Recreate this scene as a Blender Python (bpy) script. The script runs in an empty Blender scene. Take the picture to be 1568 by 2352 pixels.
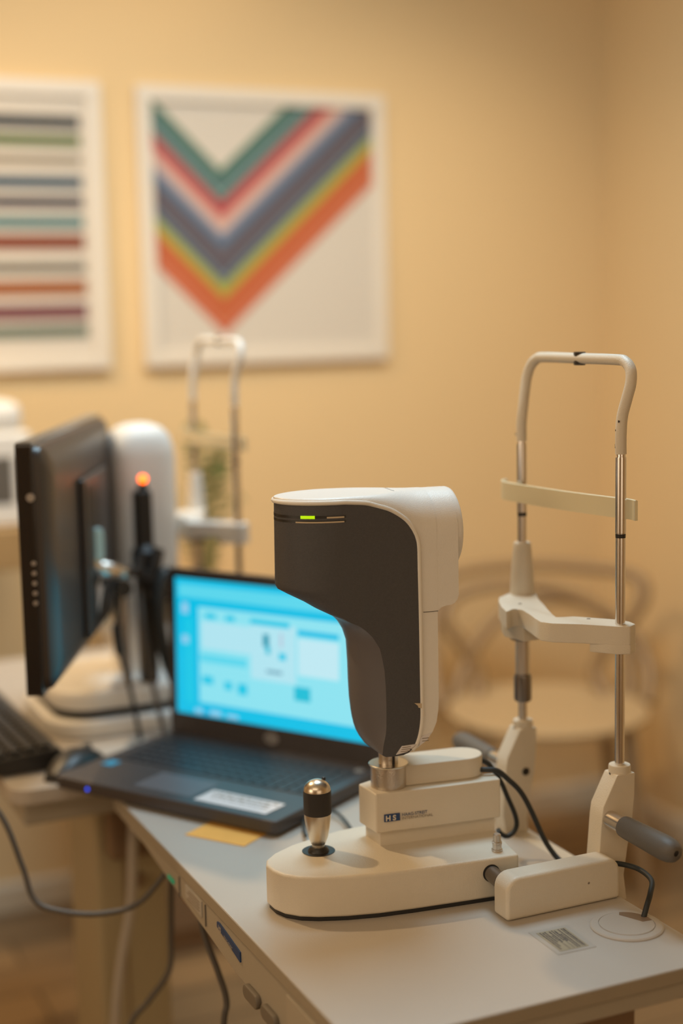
import bpy, bmesh, math, random
from mathutils import Vector, Matrix, Euler
random.seed(7)
S = bpy.context.scene
COL = S.collection
PI = math.pi
R = math.radians

# ------------------------------------------------------------------ camera
cam_d = bpy.data.cameras.new('camera'); cam = bpy.data.objects.new('camera', cam_d); COL.objects.link(cam)
cam_d.sensor_fit = 'VERTICAL'; cam_d.sensor_height = 36.0; cam_d.sensor_width = 24.0
cam_d.lens = 3379.0 / 2352.0 * 36.0
cam_d.clip_start = 0.05
RX = Vector((0.9105, -0.4129, -0.0212)); RY = Vector((-0.0747, -0.1139, -0.9907)); RZ = Vector((0.4066, 0.9036, -0.1346))
m = Matrix(((RX.x, -RY.x, -RZ.x, 0), (RX.y, -RY.y, -RZ.y, 0), (RX.z, -RY.z, -RZ.z, 0), (0, 0, 0, 1)))
q = m.to_quaternion()
cam.matrix_world = Matrix.Translation((0, 0, 1.4)) @ q.to_matrix().to_4x4()
cam_d.dof.use_dof = True; cam_d.dof.focus_distance = 1.60; cam_d.dof.aperture_fstop = 1.38
S.camera = cam

# ------------------------------------------------------------------ world, lights, exposure
S.view_settings.view_transform = 'Standard'; S.view_settings.look = 'None'
S.view_settings.gamma = 1.0; S.view_settings.use_curve_mapping = False
S.view_settings.exposure = 0.0
w = bpy.data.worlds.new('world'); S.world = w; w.use_nodes = True
w.node_tree.nodes['Background'].inputs[0].default_value = (1.0, 0.86, 0.66, 1)
w.node_tree.nodes['Background'].inputs[1].default_value = 0.05

def aim(o, loc, target):
    d = (Vector(target) - Vector(loc)).normalized()
    o.location = loc; o.rotation_euler = d.to_track_quat('-Z', 'Y').to_euler()
def area(name, loc, target, sx, sy, e, col):
    d = bpy.data.lights.new(name, 'AREA'); d.shape = 'RECTANGLE'; d.size = sx; d.size_y = sy; d.energy = e; d.color = col
    o = bpy.data.objects.new(name, d); COL.objects.link(o); aim(o, loc, target); return o
def spot(name, loc, target, e, col, ang=110, blend=0.9, r=0.05):
    d = bpy.data.lights.new(name, 'SPOT'); d.energy = e; d.color = col; d.spot_size = R(ang); d.spot_blend = blend; d.shadow_soft_size = r
    o = bpy.data.objects.new(name, d); COL.objects.link(o); aim(o, loc, target); return o
WARM = (1.0, 0.70, 0.38); SOFT = (1.0, 0.80, 0.56); COOL = (0.55, 0.82, 1.0)
area('ceiling_panel_light', (1.02, 2.02, 2.56), (1.02, 2.02, 0), 0.6, 0.6, 25, COOL)
spot('downlight_left', (-0.05, 2.75, 2.55), (0.25, 2.5, 0), 74, WARM, 130, 0.8, 0.04)
spot('downlight_middle', (1.15, 2.95, 2.57), (1.15, 3.2, 0), 10, WARM, 150, 0.9, 0.12)
spot('wall_fill_centre', (0.55, 2.45, 2.57), (0.75, 3.40, 1.15), 36, SOFT, 95, 1.0, 0.12)  # unseen spot added to wash the back wall with light
spot('wall_fill_right', (1.62, 2.35, 2.57), (1.75, 3.40, 0.85), 48, SOFT, 82, 1.0, 0.12)  # added wall washer for the right part, no fixture modelled
area('front_fill', (0.3, -1.45, 1.35), (0.9, 3.0, 1.1), 1.6, 1.3, 7, SOFT)  # added fill behind the camera for near faces, no window there
area('ceiling_fill', (-0.5, 0.3, 2.55), (0.4, 1.4, 0.6), 1.6, 1.2, 12, SOFT)  # unseen warm area added as overall fill
area('side_fill', (-2.0, 0.9, 1.5), (0.7, 1.5, 1.0), 1.2, 1.2, 13, SOFT)  # fill added from the left for left-facing sides, no window there

# ------------------------------------------------------------------ materials
def mat(name, col, rough=0.5, metal=0.0, bump=0.0, bscale=200.0, spec=0.5, vary=0.0, vscale=6.0, coat=0.0):
    m = bpy.data.materials.new(name); m.use_nodes = True
    nt = m.node_tree; b = nt.nodes['Principled BSDF']
    b.inputs['Base Color'].default_value = (*col, 1); b.inputs['Roughness'].default_value = rough
    b.inputs['Metallic'].default_value = metal; b.inputs['Specular IOR Level'].default_value = spec
    b.inputs['Coat Weight'].default_value = coat
    tc = nt.nodes.new('ShaderNodeTexCoord')
    if vary > 0:
        n = nt.nodes.new('ShaderNodeTexNoise'); n.inputs['Scale'].default_value = vscale; n.inputs['Detail'].default_value = 4
        nt.links.new(tc.outputs['Object'], n.inputs['Vector'])
        mx = nt.nodes.new('ShaderNodeMix'); mx.data_type = 'RGBA'
        mx.inputs[6].default_value = (*[c * (1 - vary) for c in col], 1); mx.inputs[7].default_value = (*[min(1, c * (1 + vary)) for c in col], 1)
        nt.links.new(n.outputs['Fac'], mx.inputs[0]); nt.links.new(mx.outputs[2], b.inputs['Base Color'])
    if bump > 0:
        n2 = nt.nodes.new('ShaderNodeTexNoise'); n2.inputs['Scale'].default_value = bscale; n2.inputs['Detail'].default_value = 2
        nt.links.new(tc.outputs['Object'], n2.inputs['Vector'])
        bp = nt.nodes.new('ShaderNodeBump'); bp.inputs['Strength'].default_value = bump; bp.inputs['Distance'].default_value = 0.001
        nt.links.new(n2.outputs['Fac'], bp.inputs['Height']); nt.links.new(bp.outputs['Normal'], b.inputs['Normal'])
    return m
def emit(name, col, s):
    m = bpy.data.materials.new(name); m.use_nodes = True; nt = m.node_tree
    b = nt.nodes['Principled BSDF']; b.inputs['Base Color'].default_value = (0.01, 0.01, 0.01, 1)
    b.inputs['Emission Color'].default_value = (*col, 1); b.inputs['Emission Strength'].default_value = s
    b.inputs['Roughness'].default_value = 0.4
    return m
def srgb(r, g, b):
    f = lambda c: (c / 255 / 12.92) if c / 255 <= 0.04045 else ((c / 255 + 0.055) / 1.055) ** 2.4
    return (f(r), f(g), f(b))
M = dict(
    wall=mat('wall_paint', (0.79, 0.575, 0.31), 0.85, bump=0.15, bscale=120, vary=0.02, vscale=3),
    ceil=mat('ceiling_paint', (0.82, 0.75, 0.62), 0.9),
    base=mat('baseboard_paint', (0.66, 0.56, 0.42), 0.5),
    white=mat('white_enamel', (0.82, 0.79, 0.74), 0.42, bump=0.25, bscale=900, vary=0.02, vscale=20),
    cream=mat('cream_enamel', (0.68, 0.61, 0.50), 0.45, bump=0.35, bscale=700, vary=0.04, vscale=30),
    rim=mat('pale_rim', (0.80, 0.76, 0.69), 0.35),
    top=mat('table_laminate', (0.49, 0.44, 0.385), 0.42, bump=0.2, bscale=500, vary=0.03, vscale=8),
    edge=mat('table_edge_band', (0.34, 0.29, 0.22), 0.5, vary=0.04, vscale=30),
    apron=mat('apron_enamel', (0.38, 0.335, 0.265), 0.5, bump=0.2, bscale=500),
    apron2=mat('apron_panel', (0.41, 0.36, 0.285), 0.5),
    dark=mat('charcoal_shell', (0.070, 0.070, 0.078), 0.5, bump=0.5, bscale=1500, vary=0.2, vscale=500),
    dark2=mat('charcoal_lit', (0.125, 0.118, 0.128), 0.42),  # lightened charcoal: light on the head's front face put into colour; touchpad shares it
    black=mat('black_plastic', (0.018, 0.017, 0.017), 0.4),
    blackg=mat('black_gloss', (0.02, 0.018, 0.018), 0.16, coat=0.4),
    monitor=mat('monitor_shell', (0.045, 0.036, 0.032), 0.35, vary=0.1, vscale=30),
    rubber=mat('black_rubber', (0.02, 0.024, 0.025), 0.55),
    knurl=mat('knurled_black', (0.035, 0.03, 0.028), 0.6, bump=1.0, bscale=2500),
    chrome=mat('chrome', (0.72, 0.68, 0.64), 0.22, 1.0),
    steel=mat('brushed_steel', (0.62, 0.57, 0.51), 0.34, 1.0, bump=0.3, bscale=600),
    nickel=mat('satin_nickel', (0.72, 0.66, 0.56), 0.30, 1.0),
    darksteel=mat('dark_steel', (0.25, 0.23, 0.22), 0.3, 1.0),
    grip=mat('grey_rubber_grip', (0.125, 0.112, 0.097), 0.5, bump=0.3, bscale=900),
    ivory=mat('ivory_band', (0.74, 0.66, 0.45), 0.4),
    laptop=mat('laptop_shell', (0.060, 0.052, 0.052), 0.38, vary=0.1, vscale=40),
    keys=mat('laptop_keys', (0.035, 0.033, 0.036), 0.4),
    silver=mat('silver_print', (0.55, 0.53, 0.52), 0.3, 0.6),
    paper=mat('white_paper', (0.72, 0.68, 0.68), 0.7),
    tape=mat('clear_tape', (0.44, 0.41, 0.37), 0.3),
    ink=mat('label_ink', (0.05, 0.035, 0.04), 0.6),
    tan=mat('label_print_ground', (0.36, 0.30, 0.20), 0.5, vary=0.15, vscale=60),
    note=mat('orange_note', (0.86, 0.45, 0.10), 0.8, vary=0.08, vscale=40),
    navy=mat('navy_print', (0.015, 0.05, 0.16), 0.5),
    grey=mat('grey_print', (0.25, 0.20, 0.15), 0.6),
    blue=mat('blue_sticker', (0.02, 0.35, 0.55), 0.4),
    frame=mat('white_frame', (0.78, 0.71, 0.61), 0.4),
    matb=mat('picture_mount', (0.66, 0.60, 0.52), 0.8),
    wood=mat('tan_wood', (0.42, 0.27, 0.12), 0.5, vary=0.12, vscale=14),
    brown=mat('brown_cabinet', (0.22, 0.14, 0.08), 0.5, vary=0.08, vscale=10),
    chair=mat('beige_chair_plastic', (0.50, 0.36, 0.20), 0.4),
    chairb=mat('brown_chair_back', (0.30, 0.19, 0.09), 0.45),
    chair2=mat('brown_chair_leg', (0.30, 0.20, 0.11), 0.4),
    leaf=mat('fern_leaf', (0.12, 0.16, 0.035), 0.5, vary=0.3, vscale=60),
    pot=mat('white_pot', (0.66, 0.62, 0.56), 0.4),
    cable=mat('grey_cable', (0.10, 0.09, 0.08), 0.5),
    hose=mat('pale_ribbed_hose', (0.45, 0.40, 0.34), 0.4),
    button=mat('taupe_button', (0.17, 0.145, 0.115), 0.5),
    column=mat('column_enamel', (0.42, 0.35, 0.22), 0.45, vary=0.04, vscale=5),
    lens=mat('screen_reflection_glass', (0.55, 0.85, 0.92), 0.25, 0.0, coat=0.5),  # cyan base colour paints in the laptop screen's reflection
    skin=mat('tan_paint_chip', (0.60, 0.48, 0.33), 0.5),
    led_g=emit('green_led', (0.55, 0.85, 0.0), 0.95),
    led_o=emit('orange_led', (1.0, 0.12, 0.004), 7),
    led_b=emit('blue_led', (0.01, 0.08, 0.9), 2.0),
    led_t=emit('teal_led', (0.0, 0.25, 0.10), 0.6),
)
def floor_mat():
    m = mat('wood_floor', (0.16, 0.10, 0.05), 0.42); nt = m.node_tree; b = nt.nodes['Principled BSDF']
    tc = nt.nodes.new('ShaderNodeTexCoord'); br = nt.nodes.new('ShaderNodeTexBrick')
    br.inputs['Color1'].default_value = (0.28, 0.18, 0.09, 1); br.inputs['Color2'].default_value = (0.20, 0.125, 0.062, 1)
    br.inputs['Mortar'].default_value = (0.05, 0.03, 0.015, 1); br.inputs['Scale'].default_value = 1
    br.inputs['Brick Width'].default_value = 1.2; br.inputs['Row Height'].default_value = 0.14; br.inputs['Mortar Size'].default_value = 0.003
    nt.links.new(tc.outputs['Object'], br.inputs['Vector']); nt.links.new(br.outputs['Color'], b.inputs['Base Color'])
    return m
M['floor'] = floor_mat()

# ------------------------------------------------------------------ mesh helpers
def tag(o, label=None, cat=None, group=None, kind=None):
    if label: o['label'] = label
    if cat: o['category'] = cat
    if group: o['group'] = group
    if kind: o['kind'] = kind
    return o
def thing(name, label, cat, loc=(0, 0, 0), rz=0.0, group=None):
    o = bpy.data.objects.new(name, None); COL.objects.link(o); o.location = loc; o.rotation_euler = (0, 0, rz)
    o.empty_display_size = 0.02
    return tag(o, label, cat, group)
def wm(o):
    m = Matrix.LocRotScale(o.location, o.rotation_euler, o.scale)
    return wm(o.parent) @ m if o.parent else m
def obj(name, bm, material, parent=None, world=False, smooth=35):
    """links bm as ONE mesh; coordinates are the thing's own, or world ones when world=True"""
    if world and parent is not None: bm.transform(wm(parent).inverted())
    bmesh.ops.recalc_face_normals(bm, faces=bm.faces)
    me = bpy.data.meshes.new(name); bm.to_mesh(me); bm.free()
    mats = material if isinstance(material, (list, tuple)) else [material]
    for k in mats: me.materials.append(k)
    if smooth:
        for p in me.polygons: p.use_smooth = True
        me.set_sharp_from_angle(angle=R(smooth))
    o = bpy.data.objects.new(name, me); COL.objects.link(o)
    if smooth:
        wn = o.modifiers.new('weighted_normal', 'WEIGHTED_NORMAL'); wn.keep_sharp = True; wn.weight = 80
    if parent is not None: o.parent = parent
    return o
def struct(name, bm, m): return tag(obj(name, bm, m), kind='structure')
def dup(root, loc, rz=None, label=None, group=None):
    r = root.copy(); COL.objects.link(r); r.location = loc
    if rz is not None: r.rotation_euler = (0, 0, rz)
    if label: r['label'] = label
    if group: r['group'] = group
    for ch in list(root.children):
        c = ch.copy(); COL.objects.link(c); c.parent = r
        for g in ch.children:
            d = g.copy(); COL.objects.link(d); d.parent = c
    return r
def B(): return bmesh.new()
def finish_bevel(bm, geomfaces, bev, seg=3, angle=30):
    if bev <= 0: return
    es = set()
    for f in geomfaces:
        for e in f.edges:
            if len(e.link_faces) == 2 and e.calc_face_angle(0) > R(angle): es.add(e)
    if es: bmesh.ops.bevel(bm, geom=list(es), offset=bev, segments=seg, profile=0.5, affect='EDGES', clamp_overlap=True)
def box(bm, x0, x1, y0, y1, z0, z1, bev=0.0, seg=3, rot=None, mi=0):
    """axis box; rot=(angle, pivot, axis) turns it afterwards"""
    t = B()
    r = bmesh.ops.create_cube(t, size=1)
    for v in r['verts']: v.co = Vector(((x0 + x1) / 2 + v.co.x * (x1 - x0), (y0 + y1) / 2 + v.co.y * (y1 - y0), (z0 + z1) / 2 + v.co.z * (z1 - z0)))
    if bev: finish_bevel(t, list(t.faces), bev, seg)
    if rot: bmesh.ops.rotate(t, verts=t.verts, cent=rot[1], matrix=Matrix.Rotation(rot[0], 3, rot[2]))
    merge(bm, t, mi)
def merge(bm, t, mi=0, mtx=None):
    if mtx is not None: t.transform(mtx)
    mp = {}
    for v in t.verts: mp[v] = bm.verts.new(v.co)
    for f in t.faces:
        try:
            nf = bm.faces.new([mp[v] for v in f.verts]); nf.material_index = mi
        except ValueError: pass
    t.free()
def prism(bm, pts, a0, a1, axis='z', bev=0.0, seg=3, mi=0, mtx=None, angle=30):
    """polygon pts extruded along axis from a0 to a1"""
    t = B()
    def P(p, a):
        if axis == 'z': return Vector((p[0], p[1], a))
        if axis == 'y': return Vector((p[0], a, p[1]))
        return Vector((a, p[0], p[1]))
    lo = [t.verts.new(P(p, a0)) for p in pts]; hi = [t.verts.new(P(p, a1)) for p in pts]
    n = len(pts)
    t.faces.new(lo[::-1]); t.faces.new(hi)
    for i in range(n): t.faces.new((lo[i], lo[(i + 1) % n], hi[(i + 1) % n], hi[i]))
    bmesh.ops.recalc_face_normals(t, faces=t.faces)
    if bev: finish_bevel(t, list(t.faces), bev, seg, angle)
    merge(bm, t, mi, mtx)
def lathe(bm, prof, c=(0, 0, 0), n=40, axis='z', mi=0, cap=True, sx=1, sy=1):
    """prof: (radius, along) pairs turned round the axis through c"""
    rings = []
    for r, a in prof:
        ring = []
        for i in range(n):
            t = 2 * PI * i / n; u, v = r * math.cos(t) * sx, r * math.sin(t) * sy
            p = {'z': (u, v, a), 'y': (u, a, v), 'x': (a, u, v)}[axis]
            ring.append(bm.verts.new((c[0] + p[0], c[1] + p[1], c[2] + p[2])))
        rings.append(ring)
    for A, D in zip(rings, rings[1:]):
        for i in range(n):
            f = bm.faces.new((A[i], A[(i + 1) % n], D[(i + 1) % n], D[i])); f.material_index = mi
    if cap:
        for ring in (rings[0], rings[-1]):
            f = bm.faces.new(ring); f.material_index = mi
def catmull(P, k=8, closed=False):
    P = [Vector(p) for p in P]; out = []
    n = len(P)
    for i in range(n if closed else n - 1):
        if closed: a, b, c, d = P[(i - 1) % n], P[i], P[(i + 1) % n], P[(i + 2) % n]
        else: a, b, c, d = P[max(i - 1, 0)], P[i], P[i + 1], P[min(i + 2, n - 1)]
        for j in range(k):
            t = j / k
            out.append(0.5 * ((2 * b) + (c - a) * t + (2 * a - 5 * b + 4 * c - d) * t * t + (3 * b - 3 * c + d - a) * t ** 3))
    if not closed: out.append(P[-1])
    return out
def tube(bm, P, r, n=14, k=8, smooth=True, closed=False, mi=0, flat=1.0):
    Q = catmull(P, k, closed) if smooth else [Vector(p) for p in P]
    rr = r if callable(r) else (lambda t: r)
    N = len(Q); rings = []
    up = Vector((0, 0, 1)); T0 = (Q[1] - Q[0]).normalized()
    if abs(T0.dot(up)) > 0.95: up = Vector((0, 1, 0))
    nrm = (up - T0 * up.dot(T0)).normalized()
    for i, p in enumerate(Q):
        if closed: T = (Q[(i + 1) % N] - Q[i - 1]).normalized()
        else: T = (Q[min(i + 1, N - 1)] - Q[max(i - 1, 0)]).normalized()
        nrm = (nrm - T * nrm.dot(T)).normalized(); bn = T.cross(nrm)
        rad = rr(i / max(1, N - 1))
        rings.append([bm.verts.new(p + nrm * math.cos(2 * PI * j / n) * rad * flat + bn * math.sin(2 * PI * j / n) * rad) for j in range(n)])
    M_ = N if closed else N - 1
    for i in range(M_):
        A, D = rings[i], rings[(i + 1) % N]
        for j in range(n):
            f = bm.faces.new((A[j], A[(j + 1) % n], D[(j + 1) % n], D[j])); f.material_index = mi
    if not closed:
        for ring in (rings[0], rings[-1]):
            f = bm.faces.new(ring); f.material_index = mi
def cyl(bm, a, b, r, n=28, mi=0, r2=None):
    tube(bm, [a, b], (lambda t: r + ((r2 if r2 is not None else r) - r) * t), n=n, smooth=False, mi=mi)
def loft(bm, rings, closed=True, caps=True, mi=0):
    V = [[bm.verts.new(p) for p in ring] for ring in rings]; n = len(V[0])
    for A, D in zip(V, V[1:]):
        for i in range(n if closed else n - 1):
            f = bm.faces.new((A[i], A[(i + 1) % n], D[(i + 1) % n], D[i])); f.material_index = mi
    if caps:
        for ring in (V[0], V[-1]):
            f = bm.faces.new(ring); f.material_index = mi
    bmesh.ops.remove_doubles(bm, verts=bm.verts, dist=1e-6)
def quad(bm, a, b, c, d, mi=0):
    f = bm.faces.new([bm.verts.new(p) for p in (a, b, c, d)]); f.material_index = mi
def rrect(x0, x1, y0, y1, r, n=6):
    o = []
    for cx, cy, a in ((x1 - r, y1 - r, 0), (x0 + r, y1 - r, 90), (x0 + r, y0 + r, 180), (x1 - r, y0 + r, 270)):
        for i in range(n + 1):
            t = R(a + 90 * i / n); o.append((cx + r * math.cos(t), cy + r * math.sin(t)))
    return o
def interp(tab, t):
    if t <= tab[0][0]: return tab[0][1]
    for (a, u), (b, v) in zip(tab, tab[1:]):
        if t <= b: return u + (v - u) * (t - a) / (b - a)
    return tab[-1][1]
def text(name, body, size, material, parent, mtx, extrude=0.00008, bold=0.0, align='LEFT'):
    cu = bpy.data.curves.new(name, 'FONT'); cu.body = body; cu.size = size; cu.extrude = extrude; cu.offset = bold; cu.align_x = align
    o = bpy.data.objects.new(name, cu); COL.objects.link(o)
    dg = bpy.context.evaluated_depsgraph_get(); me = bpy.data.meshes.new_from_object(o.evaluated_get(dg))
    bpy.data.objects.remove(o); bpy.data.curves.remove(cu)
    me.transform(mtx); me.materials.clear(); me.materials.append(material)
    o = bpy.data.objects.new(name, me); COL.objects.link(o); o.parent = parent
    return o
def frame_mtx(o, xdir, ydir):
    x = Vector(xdir).normalized(); y = Vector(ydir).normalized(); z = x.cross(y)
    return Matrix(((x.x, y.x, z.x, o[0]), (x.y, y.y, z.y, o[1]), (x.z, y.z, z.z, o[2]), (0, 0, 0, 1)))

# ================================================================== THE ROOM
YW, XR = 3.397, 2.32
XL, YF, HC = -2.2, -1.6, 2.6
b = B(); box(b, XL, XR, YF, YW, -0.05, 0); struct('floor', b, M['floor'])
b = B(); box(b, XL, XR, YF, YW, HC, HC + 0.05); struct('ceiling', b, M['ceil'])
b = B(); box(b, XL - 0.08, XR + 0.08, YW, YW + 0.08, -0.05, HC + 0.05); struct('wall_back', b, M['wall'])
b = B(); box(b, XR, XR + 0.08, YF, YW, -0.05, HC + 0.05); struct('wall_right', b, M['wall'])
b = B(); box(b, XL - 0.08, XL, YF, YW, -0.05, HC + 0.05); struct('wall_left', b, M['wall'])
b = B(); box(b, XL - 0.08, XR + 0.08, YF - 0.08, YF, -0.05, HC + 0.05); struct('wall_front', b, M['wall'])
b = B(); prism(b, [(YW, 0), (YW - 0.012, 0), (YW - 0.012, 0.062), (YW - 0.006, 0.07), (YW, 0.07)], XL, XR, 'x'); struct('baseboard_back', b, M['base'])
b = B(); prism(b, [(XR, 0), (XR - 0.012, 0), (XR - 0.012, 0.062), (XR - 0.006, 0.07), (XR, 0.07)], YF, YW - 0.012, 'y'); struct('baseboard_right', b, M['base'])

# ================================================================== PICTURES
def picture(name, label, x0, x1, z0, z1, art):
    t = thing(name, label, 'picture', ((x0 + x1) / 2, YW, (z0 + z1) / 2), 0, 'framed stripe pictures on the back wall')
    fw, d = 0.034, 0.022
    b = B()
    for a0, a1, c0, c1 in ((x0, x1, z1 - fw, z1), (x0, x1, z0, z0 + fw), (x0, x0 + fw, z0 + fw, z1 - fw), (x1 - fw, x1, z0 + fw, z1 - fw)):
        box(b, a0, a1, YW - d, YW - 0.001, c0, c1, 0.002, 2)
    obj('frame', b, M['frame'], t, True)
    b = B(); box(b, x0 + fw, x1 - fw, YW - 0.012, YW - 0.002, z0 + fw, z1 - fw); obj('mount', b, M['matb'], t, True)
    b = B(); mats = art(b, x0 + fw, x1 - fw, z0 + fw, z1 - fw, YW - 0.0125); obj('print', b, mats, t, True, 0)
    return t
def art_chevron(b, x0, x1, z0, z1, y):
    cols = [(70, 130, 100), (88, 120, 118), (84, 118, 118), (170, 205, 195), (86, 118, 118), (196, 84, 84), (190, 70, 75), (222, 150, 140), (224, 180, 165),
            (226, 196, 182), (150, 150, 168), (88, 124, 158), (96, 92, 106), (150, 140, 140), (98, 88, 98), (92, 88, 104), (150, 175, 180), (90, 104, 128), (170, 180, 70), (180, 178, 70), (222, 130, 70), (206, 104, 60), (212, 110, 66), (226, 150, 120), (214, 108, 74)]
    wd = [1.0, 1.6, 1.3, .4, 1.2, 1.0, 1.2, .8, 1.1, 1.0, .9, 1.3, 1.5, .3, 1.5, 1.5, .35, 1.1, 1.1, 1.0, .6, 2.0, 2.0, .35, 1.3]
    tot = sum(wd); xa, zt, zb = 1.2245, 1.742, 1.352     # chevron point: top and bottom heights
    xl, xr = x0 + 0.001, x1 - 0.001
    sl, sr = 0.185 / 0.152, 1.0                          # arm slopes, left then right
    sl, sr = 0.98, 0.90
    mats = []; z = zt
    for c, wv in zip(cols, wd):
        h = wv / tot * (zt - zb); mi = len(mats); mats.append(mat('print_stripe', [v * 0.80 for v in srgb(*c)], 0.7))
        for s, xe in ((sl, xl), (sr, xr)):
            dx = abs(xe - xa)
            pts = [(xa, z), (xe, z + s * dx), (xe, z - h + s * dx), (xa, z - h)]
            # clip against the top of the mount
            def clip(P):
                out = []
                for i in range(len(P)):
                    a, c2 = P[i], P[(i + 1) % len(P)]
                    ia, ic = a[1] <= z1, c2[1] <= z1
                    if ia: out.append(a)
                    if ia != ic:
                        t = (z1 - a[1]) / (c2[1] - a[1]); out.append((a[0] + t * (c2[0] - a[0]), z1))
                return out
            P = clip(pts)
            if len(P) >= 3:
                f = b.faces.new([b.verts.new((p[0], y, p[1])) for p in P]); f.material_index = mi
        z -= h
    return mats
def art_bars(b, x0, x1, z0, z1, y):
    bars = [(284, 24, (48, 58, 66)), (325, 22, (98, 122, 52)), (369, 16, (172, 156, 132)), (418, 24, (66, 98, 120)), (463, 22, (58, 54, 74)), (508, 22, (74, 138, 144)),
            (553, 30, (158, 80, 52)), (610, 20, (142, 134, 120)), (657, 30, (188, 112, 62)), (712, 32, (148, 94, 98)), (757, 24, (124, 138, 122))]
    mats = []
    for py, h, c in bars:
        zc = 1.9343 - (py - 190) * 0.6577 / 660; hh = h * 0.60 * 0.000997; mi = len(mats); mats.append(mat('print_bar', [v * 0.62 for v in srgb(*c)], 0.7))
        quad(b, (x0 + 0.05, y, zc - hh), (0.888, y, zc - hh), (0.888, y, zc + hh), (x0 + 0.05, y, zc + hh), mi)
    return mats
picture('framed_picture', 'square white framed print of nested coloured chevrons pointing down on the yellow wall', 1.022, 1.660, 1.281, 1.931, art_chevron)
picture('framed_picture', 'white framed print of short horizontal coloured bars at left edge of the yellow wall', 0.300, 0.937, 1.281, 1.933, art_bars)

# ================================================================== INSTRUMENT TABLE 1
TZ = 0.75
tb = thing('instrument_table', 'white laminate instrument table in front carrying the dark and white eye scanner', 'table', (0.712, 1.50, 0))
TX0, TX1, TY0, TY1 = 0.509, 0.915, 1.125, 1.93
b = B(); prism(b, rrect(TX0, TX1, TY0, TY1, 0.012, 4), TZ - 0.0155, TZ, 'z', 0.0012, 2); obj('tabletop', b, [M['top']], tb, True)
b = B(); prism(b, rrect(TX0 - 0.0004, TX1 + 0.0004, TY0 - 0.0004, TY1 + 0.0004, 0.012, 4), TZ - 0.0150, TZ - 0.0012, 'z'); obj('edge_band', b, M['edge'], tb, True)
b = B()   # apron: deeper on the left side, with its lower edge rising to the back
side = [(TY0 + 0.002, TZ - 0.0175), (TY0 + 0.002, 0.717), (1.16, 0.690), (1.32, 0.687), (1.44, 0.688), (1.55, 0.699), (1.68, 0.711), (1.78, 0.722), (TY1 - 0.01, 0.726), (TY1 - 0.01, TZ - 0.0175)]
prism(b, side, TX0 + 0.001, TX0 + 0.03, 'x', 0.001, 2)
box(b, TX0 + 0.0305, TX1 - 0.001, TY0 + 0.002, TY0 + 0.02, 0.717, TZ - 0.0165, 0.001, 2)
box(b, TX1 - 0.02, TX1 - 0.001, TY0 + 0.0205, TY1 - 0.01, 0.717, TZ - 0.0165, 0.001, 2)
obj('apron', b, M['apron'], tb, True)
b = B(); box(b, 0.545, 0.828, 1.150, 1.75, 0.655, 0.7335, 0.003); obj('under_frame', b, M['brown'], tb, True)
b = B(); box(b, 0.655, 0.770, 1.36, 1.53, 0.04, 0.655, 0.008); obj('column', b, M['column'], tb, True)
b = B(); box(b, 0.62, 0.80, 1.13, 1.76, 0.0, 0.05, 0.015); obj('foot', b, M['column'], tb, True)
# hinged lid panel, buttons, badge, stickers on the left apron
xa = TX0 + 0.0005
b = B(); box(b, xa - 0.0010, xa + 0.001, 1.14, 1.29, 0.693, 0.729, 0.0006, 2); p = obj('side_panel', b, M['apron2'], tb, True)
for y0, y1 in ((1.362, 1.404), (1.312, 1.352)):
    b = B(); prism(b, rrect(y0, y1, 0.679, 0.695, 0.0075, 5), xa - 0.006, xa + 0.0008, 'x', 0.002, 2); obj('button', b, M['button'], tb, True)
b = B(); prism(b, [(1.421, 0.7085), (1.494, 0.7210), (1.494, 0.7270), (1.486, 0.7280), (1.421, 0.7200)], xa - 0.0012, xa + 0.0004, 'x'); bad = obj('maker_badge', b, M['navy'], tb, True)
tag(bad, 'navy blue maker badge on the apron')
text('badge_lettering', 'HS', 0.0075, M['silver'], bad, wm(tb).inverted() @ frame_mtx((xa - 0.0014, 1.489, 0.7205), (0, -1, -0.17), (0, -0.1, 1)), bold=0.0002)
text('badge_lettering', 'HAAG-STREIT', 0.0045, M['silver'], bad, wm(tb).inverted() @ frame_mtx((xa - 0.0014, 1.471, 0.7175), (0, -1, -0.17), (0, -0.1, 1)))
b = B(); prism(b, [(1.548, 0.711), (1.606, 0.715), (1.606, 0.731), (1.548, 0.730)], xa - 0.0009, xa + 0.0004, 'x'); st = obj('apron_sticker', b, M['tape'], tb, True)
b = B()
for i in range(4): box(b, xa - 0.0013, xa - 0.0008, 1.555, 1.598 - 0.006 * (i % 2), 0.7155 + i * 0.0036, 0.7168 + i * 0.0036)
obj('sticker_print', b, M['grey'], st, True, 0)
b = B(); box(b, xa - 0.0015, xa + 0.0004, 1.652, 1.675, 0.7135, 0.719, 0.0005, 1); obj('indicator_light', b, M['led_t'], tb, True)
for yy in (1.63, 1.535):
    b = B(); box(b, xa - 0.0009, xa + 0.0004, yy, yy + 0.0015, 0.705, 0.731); obj('apron_joint', b, M['grip'], tb, True, 0)
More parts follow.
